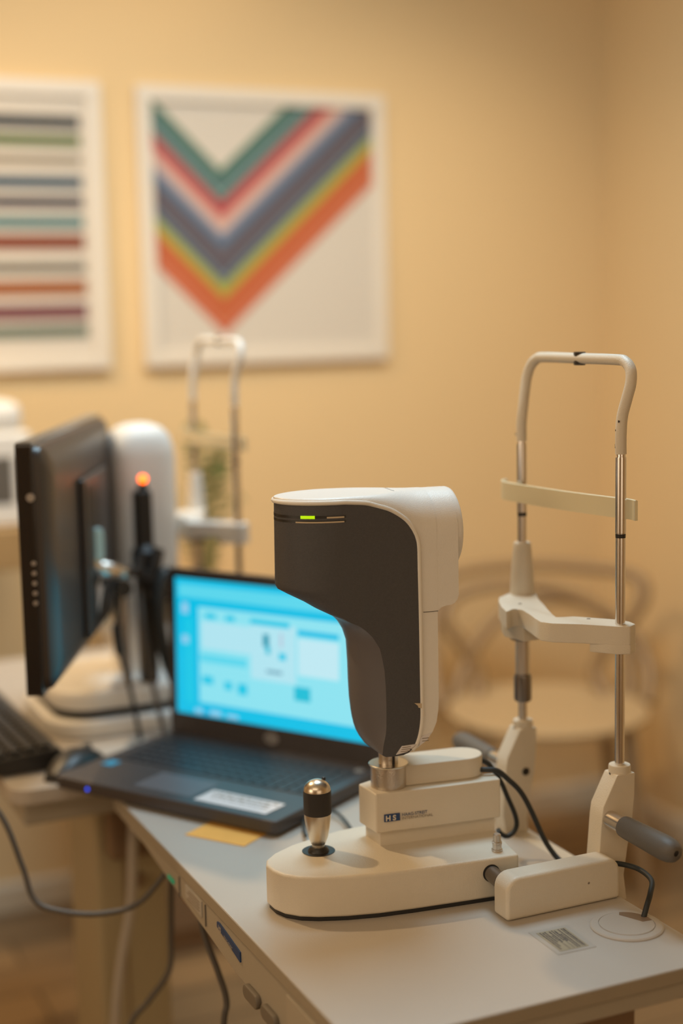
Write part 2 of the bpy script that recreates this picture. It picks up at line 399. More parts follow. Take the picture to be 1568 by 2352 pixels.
# cable grommet
b = B(); lathe(b, [(0.0385, 0.0), (0.0388, 0.0012), (0.0372, 0.0026), (0.0300, 0.0032), (0.0296, 0.0024)], (0.8744, 1.2313, TZ), 56); g = obj('cable_grommet', b, M['top'], tb, True)
b = B(); lathe(b, [(0.0292, 0.0024), (0.0290, 0.0036), (0.0001, 0.0037)], (0.8744, 1.2313, TZ), 56); gc = obj('grommet_cap', b, M['top'], g, True)
b = B()
sl = []
c0 = Vector((0.8744, 1.2313)); chord = [Vector((0.8835, 1.2582)), Vector((0.8798, 1.2530)), Vector((0.8918, 1.2272)), Vector((0.9024, 1.2262))]
a0 = math.atan2(chord[0].y - c0.y, chord[0].x - c0.x); a1 = math.atan2(chord[3].y - c0.y, chord[3].x - c0.x)
arc = [c0 + 0.0286 * Vector((math.cos(a1 + (a0 - a1) * i / 14), math.sin(a1 + (a0 - a1) * i / 14))) for i in range(15)]
prism(b, [tuple(p) for p in chord[:3]] + [tuple(p) for p in arc], TZ + 0.0030, TZ + 0.0040, 'z'); obj('cable_slot', b, M['brown'], g, True, 0)
# taped rating label
def quadpts(A, Bq, Cq, D, u, v):   # bilinear
    A, Bq, Cq, D = map(Vector, (A, Bq, Cq, D)); return (A * (1 - u) + Bq * u) * (1 - v) + (D * (1 - u) + Cq * u) * v
LA, LB, LC, LD = (0.7737, 1.2645), (0.8205, 1.2628), (0.8174, 1.2037), (0.7724, 1.2048)
lb = thing('rating_label', 'small printed rating label under clear tape stuck on the table near the cable hole', 'label', (0.797, 1.234, TZ))
b = B(); prism(b, [LA, LB, LC, LD], TZ + 0.0001, TZ + 0.0005, 'z'); obj('tape', b, M['tape'], lb, True, 0)
b = B(); prism(b, [tuple(quadpts(LA, LB, LC, LD, u, v)) for u, v in ((.13, .09), (.87, .09), (.87, .91), (.13, .91))], TZ + 0.0005, TZ + 0.0008, 'z'); obj('label_card', b, M['tan'], lb, True, 0)
b = B()
rows = [(.20, .12, .88, 1.1), (.25, .12, .86, .7), (.33, .12, .88, 1.0), (.39, .30, .88, .9), (.44, .14, .60, 1.2), (.50, .12, .55, .8), (.57, .14, .60, 1.0), (.62, .30, .52, .8), (.68, .12, .58, 1.0), (.74, .14, .74, .9), (.80, .12, .84, 1.0)]
for u, v0, v1, k in rows:
    v = v0
    while v < v1:
        l = random.uniform(.012, .05); e = min(v + l, v1); du = .016 * k
        P = [quadpts(LA, LB, LC, LD, 1.0 - a, c) for a, c in ((u - du, v), (u + du, v), (u + du, e), (u - du, e))]
        prism(b, [tuple(p) for p in P], TZ + 0.0008, TZ + 0.00092, 'z'); v = e + random.uniform(.006, .016)
for u in (.48, .60):
    P = [quadpts(LA, LB, LC, LD, 1.0 - a, c) for a, c in ((u - .004, .5), (u + .004, .5), (u + .004, .88), (u - .004, .88))]
    prism(b, [tuple(p) for p in P], TZ + 0.0008, TZ + 0.00092, 'z')
obj('label_print', b, M['ink'], lb, True, 0)

# ================================================================== EYE SCANNER (own frame, turned 7 degrees)
O = (0.70, 1.44, TZ)
es = thing('eye_scanner', 'dark grey and white optical biometer on sliding base with joystick', 'eye scanner', O, R(-7))
def z(v): return v - TZ
# sliding base
near = [(-0.147, -0.006), (-0.1445, -0.025), (-0.137, -0.041), (-0.123, -0.054), (-0.105, -0.0625), (-0.075, -0.0705), (-0.040, -0.0755), (0.0, -0.077), (0.05, -0.0768), (0.1245, -0.0758)]
far = [(0.136, 0.075), (0.05, 0.0775), (0.0, 0.076), (-0.04, 0.069), (-0.0765, 0.055), (-0.105, 0.042), (-0.130, 0.024), (-0.143, 0.008)]
b = B(); prism(b, near + far, z(0.7545), z(0.8005), 'z', 0.0035, 3, angle=35); base = obj('sliding_base', b, M['cream'], es)
b = B(); prism(b, [(x * 0.975 - 0.001, y * 0.965) for x, y in near + far], 0.0, z(0.7548), 'z'); obj('rubber_skirt', b, M['black'], base)
# riser + block + slab
b = B(); prism(b, [(-0.0115, 0.003), (-0.0165, 0.040), (-0.003, 0.050), (0.128, 0.050), (0.1295, 0.003)], z(0.798), z(0.8175), 'z', 0.001, 2); obj('riser', b, M['cream'], es)
b = B(); prism(b, [(-0.0175, -0.0025), (-0.024, 0.040), (-0.008, 0.048), (0.098, 0.048), (0.104, 0.024), (0.1360, 0.022), (0.1345, -0.0018), (0.06, -0.0035)], z(0.817), z(0.8632), 'z', 0.002, 3); blk = obj('carriage_block', b, M['cream'], es)
b = B()
slab = [(0.008, 0.012), (0.10, 0.0105)] + [(0.10 + 0.024 * math.sin(t) * 1.05, 0.0345 - 0.024 * math.cos(t)) for t in [PI * i / 14 for i in range(1, 14)]] + [(0.10, 0.0585), (0.008, 0.0585)]
prism(b, slab, z(0.8632), z(0.8875), 'z', 0.0018, 3); obj('cable_cover', b, M['cream'], es)
# maker's mark on the block
b = B(); prism(b, [(-0.0081, z(0.8300)), (0.0107, z(0.8300)), (0.0105, z(0.8385)), (-0.0080, z(0.8385))], -0.0042, -0.0025, 'y'); lg = obj('maker_logo', b, M['navy'], blk)
tag(lg, 'blue HS logo square')
es_o = es
text('logo_letters', 'H S', 0.0085, M['cream'], blk, frame_mtx((-0.0068, -0.0044, z(0.8312)), (1, 0, 0), (0, 0, 1)), bold=0.0003)
text('maker_name', 'HAAG-STREIT', 0.0050, M['navy'], blk, frame_mtx((0.0128, -0.0040, z(0.8344)), (1, 0, 0), (0, 0, 1)))
text('maker_line', 'INTERNATIONAL', 0.0048, M['grey'], blk, frame_mtx((0.0128, -0.0040, z(0.8302)), (1, 0, 0), (0, 0, 1)), bold=-0.00004)
# steel column
CX, CY = 0.0065, 0.022
b = B(); lathe(b, [(0.0196, z(0.862)), (0.0205, z(0.864)), (0.0205, z(0.8885)), (0.0198, z(0.8895)), (0.0125, z(0.8895)), (0.0122, z(0.886))], (CX, CY, 0), 64); col = obj('steel_collar', b, M['steel'], es)
b = B(); lathe(b, [(0.0222, z(0.8885)), (0.0226, z(0.8900)), (0.0220, z(0.8906)), (0.0150, z(0.8906))], (CX, CY, 0), 64); obj('collar_lip', b, M['nickel'], col)
b = B(); lathe(b, [(0.0112, z(0.880)), (0.0112, z(0.925))], (CX, CY, 0), 48); pil = obj('steel_pillar', b, M['steel'], es)
b = B(); box(b, CX + 0.001, CX + 0.004, CY - 0.0118, CY - 0.0100, z(0.884), z(0.922)); obj('pillar_groove', b, M['black'], pil)

# ---- head: plan outlines lofted upwards
YC, HW = 0.022, 0.048
tipx = [(0.9125, -0.0125), (0.9145, -0.0180), (0.917, -0.0215), (0.924, -0.0265), (0.934, -0.0315), (0.950, -0.0350), (0.975, -0.0375), (1.010, -0.0380), (1.035, -0.0388), (1.048, -0.0425), (1.058, -0.0480), (1.066, -0.0555), (1.072, -0.0665), (1.078, -0.0780), (1.086, -0.0905), (1.096, -0.1090), (1.101, -0.1175), (1.105, -0.1195), (1.110, -0.1195), (1.20, -0.1185)]
creasex = [(0.9125, -0.0120), (0.9146, -0.0165), (0.9248, -0.0153), (0.9417, -0.0114), (0.981, -0.0107), (1.0154, -0.0126), (1.0353, -0.0173), (1.0506, -0.0265), (1.0613, -0.0385), (1.068, -0.0525), (1.075, -0.062), (1.09, -0.064), (1.20, -0.055)]
rightx = [(0.9125, 0.008), (0.9150, 0.0150), (0.9200, 0.0205), (0.9303, 0.0255), (0.945, 0.0282), (0.960, 0.0290), (1.0654, 0.0287), (1.1429, 0.0279), (1.153, 0.0265), (1.1614, 0.0231), (1.170, 0.0175), (1.176, 0.0118), (1.182, 0.0035), (1.187, -0.0055), (1.190, -0.0140), (1.1925, -0.0220), (1.195, -0.0330), (1.197, -0.045)]
def plan(zz, xr, grow=0.0, n=26):
    xt = interp(tipx, zz); xc = min(interp(creasex, zz), xr - 0.003)
    k = max(0.0, min(1.0, (zz - 1.048) / 0.045)); k = k * k * (3 - 2 * k)
    out = []; w = HW + grow; wf = w * interp([(0.9125, 0.35), (0.925, 0.62), (0.94, 0.82), (0.96, 0.93), (0.98, 1.0)], zz)
    for i in range(n + 1):
        v = -1 + 2 * i / n; v = math.sin(v * PI / 2)
        para = v * v
        elip = 1 - math.sqrt(max(0, 1 - v * v * 0.9999))
        s = para * (1 - k) + elip * k
        out.append((xt - grow + (xc - xt) * s, YC + (w if v < 0 else wf) * v))
    # near edge runs first: start at the right end of the near side
    nearside = [(xr, YC - w), (xr * 0.66 + xc * 0.34, YC - w - 0.0008), (xr * 0.33 + xc * 0.67, YC - w - 0.0006)]
    farside = [(xr * 0.33 + xc * 0.67, YC + wf + 0.0006), (xr * 0.66 + xc * 0.34, YC + wf + 0.0008), (xr, YC + wf)]
    return [(p[0], p[1], z(zz)) for p in nearside + out + farside]
zs = [0.9125, 0.9135, 0.915, 0.917, 0.920, 0.925, 0.931, 0.938, 0.946, 0.955, 0.97, 0.99, 1.01, 1.025, 1.035, 1.042, 1.048, 1.054, 1.058, 1.062, 1.066, 1.069, 1.072, 1.075, 1.078, 1.082, 1.086, 1.091, 1.096, 1.099, 1.101, 1.103, 1.105, 1.11, 1.12, 1.13, 1.1429, 1.15, 1.157, 1.163, 1.169, 1.174, 1.178, 1.182, 1.1855, 1.1885, 1.191, 1.1935, 1.1955, 1.197]
b = B(); loft(b, [plan(zz, interp(rightx, zz)) for zz in zs]); bmesh.ops.recalc_face_normals(b, faces=b.faces)
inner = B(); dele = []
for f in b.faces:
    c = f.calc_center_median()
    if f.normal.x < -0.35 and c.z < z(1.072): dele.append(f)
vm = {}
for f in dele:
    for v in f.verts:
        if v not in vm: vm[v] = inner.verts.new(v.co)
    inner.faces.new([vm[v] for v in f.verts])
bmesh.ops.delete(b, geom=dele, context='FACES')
shell = obj('dark_side_shell', b, M['dark'], es, smooth=28)
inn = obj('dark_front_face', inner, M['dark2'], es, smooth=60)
tag(inn, 'smooth concave charcoal face of the scanner head, painted lighter as lit')
tag(shell, 'charcoal side shell of the scanner head')
# white shell: sections across x, an upside-down U that rounds into a drum on the patient side
def bottomz(x):
    if x < 0.0: return 1.175
    if x <= 0.0510: return interp([(0.0, 0.907), (0.012, 0.9105), (0.026, 0.9175), (0.036, 0.925), (0.043, 0.933), (0.048, 0.944), (0.0503, 0.958), (0.0510, 0.975)], x)
    return 1.072
def usect(x, w, ztop, rad, zb, yc=YC, n=10):
    rad = min(rad, w * 0.999, (ztop - zb) * 0.98); P = [(x, yc - w, z(zb))]
    for i in range(n + 1):
        t = PI / 2 * i / n; P.append((x, yc - w + rad - rad * math.cos(t), z(ztop - rad + rad * math.sin(t))))
    ya, yb = yc - w + rad, yc + w - rad
    for i in range(1, 6): P.append((x, ya + (yb - ya) * i / 6, z(ztop)))
    for i in range(n + 1):
        t = PI / 2 * i / n; P.append((x, yc + w - rad + rad * math.sin(t), z(ztop - rad + rad * math.cos(t))))
    P.append((x, yc + w, z(zb))); return P
b = B(); rings = []
# top cap, nose to the point where the panel's corner starts
for i in range(15):
    s = i / 14; ang = s * PI / 2; x = -0.1195 + 0.0655 * (1 - math.cos(ang)); w = 0.0474 * math.sin(ang)
    if i == 0: x += 0.0002; w = 0.004
    rings.append(usect(x, w, 1.2035 - 0.0006 * (1 - s), 0.0055 + 0.0015 * s, 1.1968))
for x, rr, zb in ((-0.045, 0.0075, 1.1955), (-0.034, 0.009, 1.192), (-0.023, 0.0115, 1.183), (-0.012, 0.0155, 1.175), (-0.003, 0.020, 1.17), (0.006, 0.0255, 1.165), (0.014, 0.031, 1.15)):
    rings.append(usect(x, 0.0474, 1.2035, rr, zb))
loft(b, rings)
rings = []
for x in (0.013, 0.020, 0.026, 0.031, 0.036, 0.040, 0.043, 0.0455, 0.048, 0.0495, 0.0503, 0.0510):
    rr = interp([(0.013, 0.031), (0.026, 0.039), (0.036, 0.043), (0.051, 0.0455)], x)
    inset = 0.0 if x < 0.046 else (x - 0.046) * 0.28
    rings.append(usect(x, 0.0472 - inset * 0, 1.2035, rr, interp([(0.013, 0.9135), (0.026, 0.9195), (0.036, 0.927), (0.043, 0.935), (0.048, 0.946), (0.0503, 0.960), (0.0510, 0.974)], x)))
loft(b, rings)
cap = obj('white_shell', b, M['white'], es, smooth=40)
# patient-side upper housing with the drum
b = B(); rings = []
for x, zb in ((0.0505, 1.070), (0.0525, 1.0725), (0.056, 1.0755), (0.061, 1.0768), (0.067, 1.0772), (0.0715, 1.079), (0.0745, 1.0825), (0.0762, 1.088)):
    rings.append(usect(x, 0.0470, 1.2033, 0.0465, zb))
loft(b, rings); hs = obj('measuring_head', b, M['white'], es, smooth=40)
b = B(); lathe(b, [(0.0462, 0.060), (0.0462, 0.0800), (0.0452, 0.0828), (0.0430, 0.0842), (0.030, 0.0850), (0.029, 0.0830), (0.0001, 0.0830)], (0, YC, z(1.157)), 64, 'x'); drum = obj('objective_drum', b, M['white'], es)
b = B(); lathe(b, [(0.028, 0.0831), (0.010, 0.0845), (0.0001, 0.085)], (0, YC, z(1.157)), 48, 'x'); obj('objective_lens', b, M['blackg'], drum)
# pale rim following the edge of the charcoal panel
half = []
for zz in [0.9165, 0.921, 0.927, 0.935, 0.946, 0.96, 1.0, 1.06, 1.12, 1.143, 1.153, 1.1614, 1.170, 1.176, 1.182, 1.187, 1.190, 1.1925]:
    half.append((interp(rightx, zz) + 0.0020, YC - HW + 0.0010, z(zz) + 0.0008))
half += [(-0.030, YC - 0.0482, z(1.1962)), (-0.042, YC - 0.0484, z(1.1975)), (-0.054, YC - 0.0485, z(1.1985))]
for i in range(-13, 1):
    t = i / 14 * PI / 2; half.append((-0.1190 + 0.0655 * (1 - math.cos(t)), YC + 0.0485 * math.sin(t), z(1.1985)))
rim_path = half + [(p[0], 2 * YC - p[1], p[2]) for p in half[-2::-1]]
b = B(); tube(b, rim_path, 0.0025, 10, 3)
obj('panel_rim', b, M['rim'], es)
# seam on the patient side housing
b = B(); box(b, 0.034, 0.0515, YC - 0.0476, YC - 0.0468, z(1.0712), z(1.0719)); obj('housing_seam', b, M['grip'], es)
# vent slots and status light round the nose
def nose(v_from, v_to, zz, h, proud, n=20):
    pts = []
    for i in range(n + 1):
        t = v_from + (v_to - v_from) * i / n
        # t: angle round the nose, 0 = tip, -90 = near side; beyond that straight along the near side
        if t >= -90:
            a = R(t); p = (-0.1185 + 0.0635 * (1 - math.cos(a)), YC + HW * math.sin(a)); nx, ny = -math.cos(a), math.sin(a)
        else:
            p = (-0.055 + (-90 - t) * 0.001, YC - HW); nx, ny = 0, -1
        pts.append((p[0], p[1], nx, ny))
    bm = B(); V = []
    for x, y, nx, ny in pts:
        V.append([bm.verts.new((x + nx * o, y + ny * o, z(zz) + dz)) for o, dz in ((proud, -h / 2), (proud, h / 2), (-0.001, h / 2), (-0.001, -h / 2))])
    for A, D in zip(V, V[1:]):
        for j in range(4): bm.faces.new((A[j], A[(j + 1) % 4], D[(j + 1) % 4], D[j]))
    bm.faces.new(V[0]); bm.faces.new(V[-1]); return bm
obj('vent_slot', nose(50, -92, 1.1835, 0.0030, 0.0005), M['black'], shell)
obj('vent_slot', nose(50, -92, 1.1785, 0.0026, 0.0005), M['black'], shell)
obj('vent_edge', nose(-73, -90, 1.1829, 0.0016, 0.0009), M['skin'], shell)
obj('vent_edge', nose(-40, -90, 1.1779, 0.0014, 0.0009), M['skin'], shell)
sl_ = obj('status_light', nose(-46, -61, 1.1835, 0.0032, 0.0011), M['led_g'], shell); tag(sl_, 'glowing green status light')
# label wrapping the lower corner, and a chip of paint
b = B()
for (x0, z0, x1, z1) in ((0.002, 0.9095, 0.020, 0.918),):
    prism(b, [(-0.0010, z(0.9145)), (0.0120, z(0.9165)), (0.0225, z(0.9240)), (0.0060, z(0.9235))], YC - HW - 0.0022, YC - HW - 0.0006, 'y')
prism(b, [(0.0265, z(0.9210)), (0.0360, z(0.9270)), (0.0415, z(0.9350)), (0.0280, z(0.9310))], YC - 0.0488, YC - 0.0472, 'y')
sk = obj('warning_label', b, M['paper'], es)
b = B()
for i in range(3): box(b, 0.004 + i * 0.001, 0.016, YC - HW - 0.0024, YC - HW - 0.0020, z(0.9172 + i * 0.0022), z(0.9179 + i * 0.0022))
for i in range(2): box(b, 0.030, 0.038, YC - 0.0490, YC - 0.0486, z(0.926 + i * 0.003), z(0.9268 + i * 0.003))
obj('label_print', b, M['grey'], sk)
b = B(); prism(b, [(0.0215, z(0.9705)), (0.0300, z(0.9695)), (0.0300, z(0.9640)), (0.0262, z(0.9650)), (0.0255, z(0.9672))], YC - HW - 0.0014, YC - HW - 0.0004, 'y'); obj('paint_chip', b, M['skin'], shell)
# joystick
JX, JY = -0.0815, 0.012
b = B(); lathe(b, [(0.0182, z(0.8002)), (0.0186, z(0.8010)), (0.0172, z(0.8012)), (0.0120, z(0.8008)), (0.0110, z(0.8035)), (0.0085, z(0.806))], (JX, JY, 0), 48); jo = obj('joystick_socket', b, M['black'], es)
b = B(); lathe(b, [(0.0072, z(0.802)), (0.0075, z(0.8085)), (0.0082, z(0.810)), (0.0112, z(0.8175)), (0.0135, z(0.828)), (0.0150, z(0.839)), (0.0152, z(0.8445))], (JX, JY, 0), 48); obj('joystick_shaft', b, M['nickel'], es)
b = B(); lathe(b, [(0.0153, z(0.8445)), (0.0156, z(0.8455)), (0.0157, z(0.858)), (0.0157, z(0.8705)), (0.0152, z(0.8712))], (JX, JY, 0), 64); obj('joystick_grip', b, M['knurl'], es)
b = B(); lathe(b, [(0.0152 * math.cos(t), z(0.8712) + 0.0128 * math.sin(t)) for t in [PI / 2 * i / 12 for i in range(12)]] + [(0.0005, z(0.8840))], (JX, JY, 0), 48); obj('joystick_cap', b, M['nickel'], es)
b = B(); lathe(b, [(0.0022, 0), (0.0024, 0.004), (0.0012, 0.0052)], (0, 0, 0), 16); b.transform(Matrix.Translation((JX + 0.0075, JY + 0.004, z(0.8795))) @ Matrix.Rotation(R(35), 4, 'Y')); obj('joystick_button', b, M['black'], es)
# small locking screw and slide shaft
b = B()
lathe(b, [(0.0062, z(0.8003)), (0.0062, z(0.8025)), (0.0052, z(0.803)), (0.0052, z(0.808)), (0.0056, z(0.8085)), (0.0056, z(0.811)), (0.0044, z(0.8115)), (0.0044, z(0.8190)), (0.0035, z(0.8200))], (0.106, -0.057, 0), 24); obj('locking_screw', b, M['steel'], es)
b = B(); lathe(b, [(0.0098, -0.0775), (0.0098, -0.0745)], (0.0905, 0, z(0.7835)), 32, 'y'); obj('shaft_seal', b, M['black'], es)
b = B(); lathe(b, [(0.0088, -0.105), (0.0088, -0.076)], (0.0905, 0, z(0.7835)), 32, 'y'); obj('slide_shaft', b, M['darksteel'], es)

# ================================================================== GUIDE COVER (box at the right front of the scanner)
gb = thing('guide_rail_cover', 'cream rounded end cover box on table beside the grommet', 'cover box', (0.84, 1.312, TZ))
b = B()
pr = [(0.7675, TZ), (0.9125, TZ), (0.9125, 0.782)] + [(0.8965 + 0.016 * math.cos(t), 0.7815 + 0.016 * math.sin(t)) for t in [PI / 2 * i / 6 for i in range(1, 7)]] + [(0.7835 - 0.016 * math.sin(t), 0.7815 + 0.016 * math.cos(t)) for t in [PI / 2 * i / 6 for i in range(0, 6)]] + [(0.7675, 0.782)]
prism(b, pr, 1.2975, 1.3270, 'y', 0.0045, 4, angle=50); gcov = obj('cover_body', b, M['cream'], gb, True)
b = B(); lathe(b, [(0.0014, 0), (0.0001, -0.0004)], (0.871, 1.2974, 0.775), 10, 'y'); obj('scuff_mark', b, M['grey'], gcov, True)

# ================================================================== CHIN REST (origin on the table edge)
CZ = TZ
cr = thing('chin_rest', 'cream and chrome chin and head rest clamped to front table beside the scanner', 'chin rest', (0.936, 1.437, CZ), 0, 'chin rests')
NY, FY = -0.1035, 0.1035
def Z(v): return v - CZ
# clamp bar along the table edge
b = B(); box(b, -0.0205, 0.004, NY - 0.006, FY + 0.016, Z(0.722), Z(0.7495), 0.002, 2); obj('clamp_bar', b, M['cream'], cr)
# cast posts
for sy, yy in ((-1, NY), (1, FY)):
    b = B()
    lathe(b, [(0.0118, Z(0.866)), (0.0124, Z(0.870)), (0.0124, Z(0.8885)), (0.0118, Z(0.8900)), (0.0060, Z(0.8902))], (0, yy, 0), 40)
    pr = [(-0.0115, Z(0.882)), (-0.0300, Z(0.848)), (-0.0320, Z(0.835)), (-0.0370, Z(0.775)), (-0.030, Z(0.735)), (0.002, Z(0.735)), (-0.002, Z(0.765)), (0.0035, Z(0.800)), (0.0090, Z(0.825)), (0.0120, Z(0.855)), (0.0124, Z(0.882))]
    prism(b, pr, yy - 0.0125, yy + 0.0125, 'y', 0.0015, 2)
    p = obj('post', b, M['cream'], cr)
    b = B(); lathe(b, [(0.0018, -0.0125), (0.0018, 0.0)], (0, 0, 0), 12); b.transform(Matrix.Translation((-0.0070, yy, Z(0.880))) @ Matrix.Rotation(R(90), 4, 'Y') @ Matrix.Rotation(R(12), 4, 'X') @ Matrix.Translation((0, 0, 0.0066)))
    obj('set_screw', b, M['black'], p)
    if sy > 0:
        b = B(); lathe(b, [(0.0050, -0.0008), (0.0050, 0.0)], (-0.004, yy - 0.0127, Z(0.827)), 18, 'y'); obj('screw_hole', b, M['black'], p)
    # hand grip pointing outwards
    hx, hz = -0.021, Z(0.8330)
    s = sy
    b = B(); lathe(b, [(0.0100, yy + s * 0.010), (0.0100, yy + s * 0.050)], (hx, 0, hz), 36, 'y'); g_ = obj('grip_bar', b, M['chrome'], cr)
    b = B(); ys = [(0.0098, 0.038), (0.0118, 0.040), (0.0124, 0.048), (0.0128, 0.070), (0.0134, 0.095), (0.0138, 0.112), (0.0130, 0.121), (0.0110, 0.1275), (0.0075, 0.1315), (0.0035, 0.1325), (0.0030, 0.131), (0.0005, 0.131)]
    lathe(b, [(r, yy + s * a) for r, a in ys], (hx, 0, hz), 40, 'y'); h_ = obj('hand_grip', b, M['grip'], cr)
    b = B(); lathe(b, [(0.0032, yy + s * 0.1312), (0.0005, yy + s * 0.1318)], (hx, 0, hz), 16, 'y'); obj('grip_end_hole', b, M['black'], h_)
# rods
for yy, zt in ((NY, Z(1.2425)), (FY, Z(1.236))):
    b = B(); lathe(b, [(0.0055, Z(0.885)), (0.0055, Z(1.236))], (0, yy, 0), 32); r_ = obj('rod', b, M['chrome'], cr)
    b = B(); lathe(b, [(0.0054, Z(1.1525)), (0.0060, Z(1.153)), (0.0060, Z(1.2360)), (0.0052, Z(1.2372)), (0.0052, Z(1.2405))], (0, yy, 0), 32); obj('rod_sleeve', b, M['chrome'], r_)
    b = B(); lathe(b, [(0.0056, Z(1.1475)), (0.0057, Z(1.152))], (0, yy, 0), 32); obj('height_mark', b, M['black'], r_)
# arch
arc_ = [(0, NY, Z(1.2400)), (0.000, NY - 0.000, Z(1.262)), (0.002, NY + 0.0005, Z(1.281)), (0.006, NY - 0.002, Z(1.300)), (0.010, NY - 0.0035, Z(1.317)), (0.013, NY + 0.001, Z(1.331)), (0.0145, NY + 0.013, Z(1.3395)), (0.015, NY + 0.030, Z(1.3415)), (0.015, 0.0, Z(1.3415)),
        (0.015, FY - 0.030, Z(1.3415)), (0.0145, FY - 0.013, Z(1.3395)), (0.013, FY - 0.001, Z(1.331)), (0.010, FY + 0.0035, Z(1.317)), (0.006, FY + 0.002, Z(1.300)), (0.002, FY - 0.0005, Z(1.281)), (0, FY, Z(1.262)), (0, FY, Z(1.2400))]
b = B(); tube(b, arc_, 0.0062, 24, 6); ar = obj('head_arch', b, M['cream'], cr)
b = B(); lathe(b, [(0.0085, Z(1.3338)), (0.0092, Z(1.3350)), (0.0092, Z(1.3480)), (0.0085, Z(1.3490))], (0.015, 0.000, 0), 32, sx=0.62, sy=1.0); obj('arch_clip', b, M['black'], ar)
b = B()
for dx, dy, zz, r in ((-0.0052, -0.003, 1.276, 0.0010), (-0.0055, 0.002, 1.266, 0.0008), (-0.0058, 0.0005, 1.257, 0.0007), (-0.0052, 0.0025, 1.250, 0.0012), (-0.0055, 0.0023, 1.2475, 0.0009)):
    lathe(b, [(r, -0.0006), (r * 0.6, 0.0006)], (dx + 0.0003, NY + dy, Z(zz)), 8, 'x', sy=1.5)
obj('chipped_paint', b, M['black'], ar)
b = B(); lathe(b, [(0.0022, -0.004), (0.0022, 0.003)], (-0.002, FY + 0.0058, Z(1.248)), 12, 'y'); obj('arch_screw', b, M['chrome'], ar)
# forehead band
bp_ = [(0.013, NY - 0.011, 0), (0.0150, NY + 0.004, 0), (0.010, NY + 0.025, 0), (0.003, NY + 0.060, 0), (-0.003, -0.010, 0), (-0.0075, 0.030, 0), (-0.0105, 0.065, 0), (-0.0125, FY - 0.005, 0), (-0.0120, FY + 0.022, 0), (-0.006, FY + 0.036, 0), (0.002, FY + 0.040, 0)]
q_ = catmull([(p[0], p[1], 0) for p in bp_], 6)
b = B(); V = []
for i, p in enumerate(q_):
    T = (q_[min(i + 1, len(q_) - 1)] - q_[max(i - 1, 0)]).normalized(); nv = Vector((-T.y, T.x, 0))
    V.append([b.verts.new((p.x + nv.x * o, p.y + nv.y * o, Z(zz))) for o, zz in ((-0.0016, 1.1665), (-0.0016, 1.1885), (0.0004, 1.1895), (0.0016, 1.1885), (0.0016, 1.1665))])
for A, D in zip(V, V[1:]):
    for j in range(5): b.faces.new((A[j], A[(j + 1) % 5], D[(j + 1) % 5], D[j]))
b.faces.new(V[0]); b.faces.new(V[-1]); obj('forehead_band', b, M['ivory'], cr)
# chin cup
def L(P): return [(x - 0.936, y - 1.437) for x, y in P]
chin = L([(0.9155, 1.547), (0.9000, 1.536), (0.8880, 1.517), (0.8725, 1.484), (0.8640, 1.458), (0.8690, 1.4595), (0.8770, 1.4665), (0.8835, 1.4655), (0.8850, 1.4570), (0.8800, 1.4346), (0.8720, 1.4076), (0.8680, 1.3900), (0.8745, 1.3755), (0.8980, 1.3576), (0.9180, 1.3365), (0.9280, 1.3245), (0.9400, 1.3195), (0.9520, 1.3265), (0.9540, 1.3400), (0.9480, 1.3560), (0.9268, 1.3825), (0.9150, 1.3955), (0.9030, 1.3985), (0.8970, 1.4020), (0.9020, 1.4180), (0.9131, 1.4458), (0.9239, 1.4709), (0.9340, 1.4980), (0.9500, 1.5300), (0.9520, 1.5450), (0.9400, 1.5560), (0.9260, 1.5540)])
b = B()
prism(b, chin, Z(1.0280), Z(1.0505), 'z', 0.0018, 2, angle=40)
prism(b, L([(0.9180, 1.3365), (0.9280, 1.3245), (0.9400, 1.3195), (0.9520, 1.3265), (0.9540, 1.3400), (0.9480, 1.3600), (0.9280, 1.3640), (0.9080, 1.3520)]), Z(1.0185), Z(1.029), 'z', 0.0012, 2, angle=40)
prism(b, L([(0.8800, 1.490), (0.8860, 1.455), (0.9150, 1.455), (0.9480, 1.530), (0.940, 1.552), (0.915, 1.545), (0.893, 1.52)]), Z(1.0120), Z(1.029), 'z', 0.0015, 2, angle=40)
cup = obj('chin_cup', b, M['cream'], cr)
for x, y in ((0.900, 1.487), (0.9215, 1.374)):
    b = B(); lathe(b, [(0.0024, 0), (0.0018, 0.0006)], (x - 0.936, y - 1.437, Z(1.0505)), 14); obj('chin_pin', b, M['grey'], cup)
b = B(); lathe(b, [(0.0150, Z(1.0500)), (0.0152, Z(1.053)), (0.0140, Z(1.075)), (0.0112, Z(1.108)), (0.0106, Z(1.1135)), (0.0095, Z(1.1150)), (0.0055, Z(1.1150))], (0, FY, 0), 40); obj('tapered_sleeve', b, M['cream'], cr)
b = B(); lathe(b, [(0.0130, Z(0.9930)), (0.0150, Z(0.9960)), (0.0155, Z(1.0125))], (-0.001, FY + 0.001, 0), 36); obj('height_knob', b, M['grip'], cr)
b = B(); lathe(b, [(0.0088, Z(0.945)), (0.0088, Z(0.997))], (0, FY, 0), 32); obj('lift_tube', b, M['steel'], cr)
b = B(); lathe(b, [(0.0095, Z(0.9145)), (0.0110, Z(0.917)), (0.0110, Z(0.9460)), (0.0100, Z(0.9480)), (0.0088, Z(0.950))], (0, FY, 0), 32); obj('lift_collar', b, M['darksteel'], cr)
# the second one, on the table behind
cr2 = dup(cr, (0.810, 2.310, CZ + 0.016), None, 'blurred white and chrome chin rest on the far table behind the laptop', 'chin rests')
for c in cr2.children:            # the far one gets the whiter enamel
    if c.name.split('.')[0] in ('head_arch', 'chin_cup', 'post', 'tapered_sleeve'):
        c.material_slots[0].link = 'OBJECT'; c.material_slots[0].material = M['white']

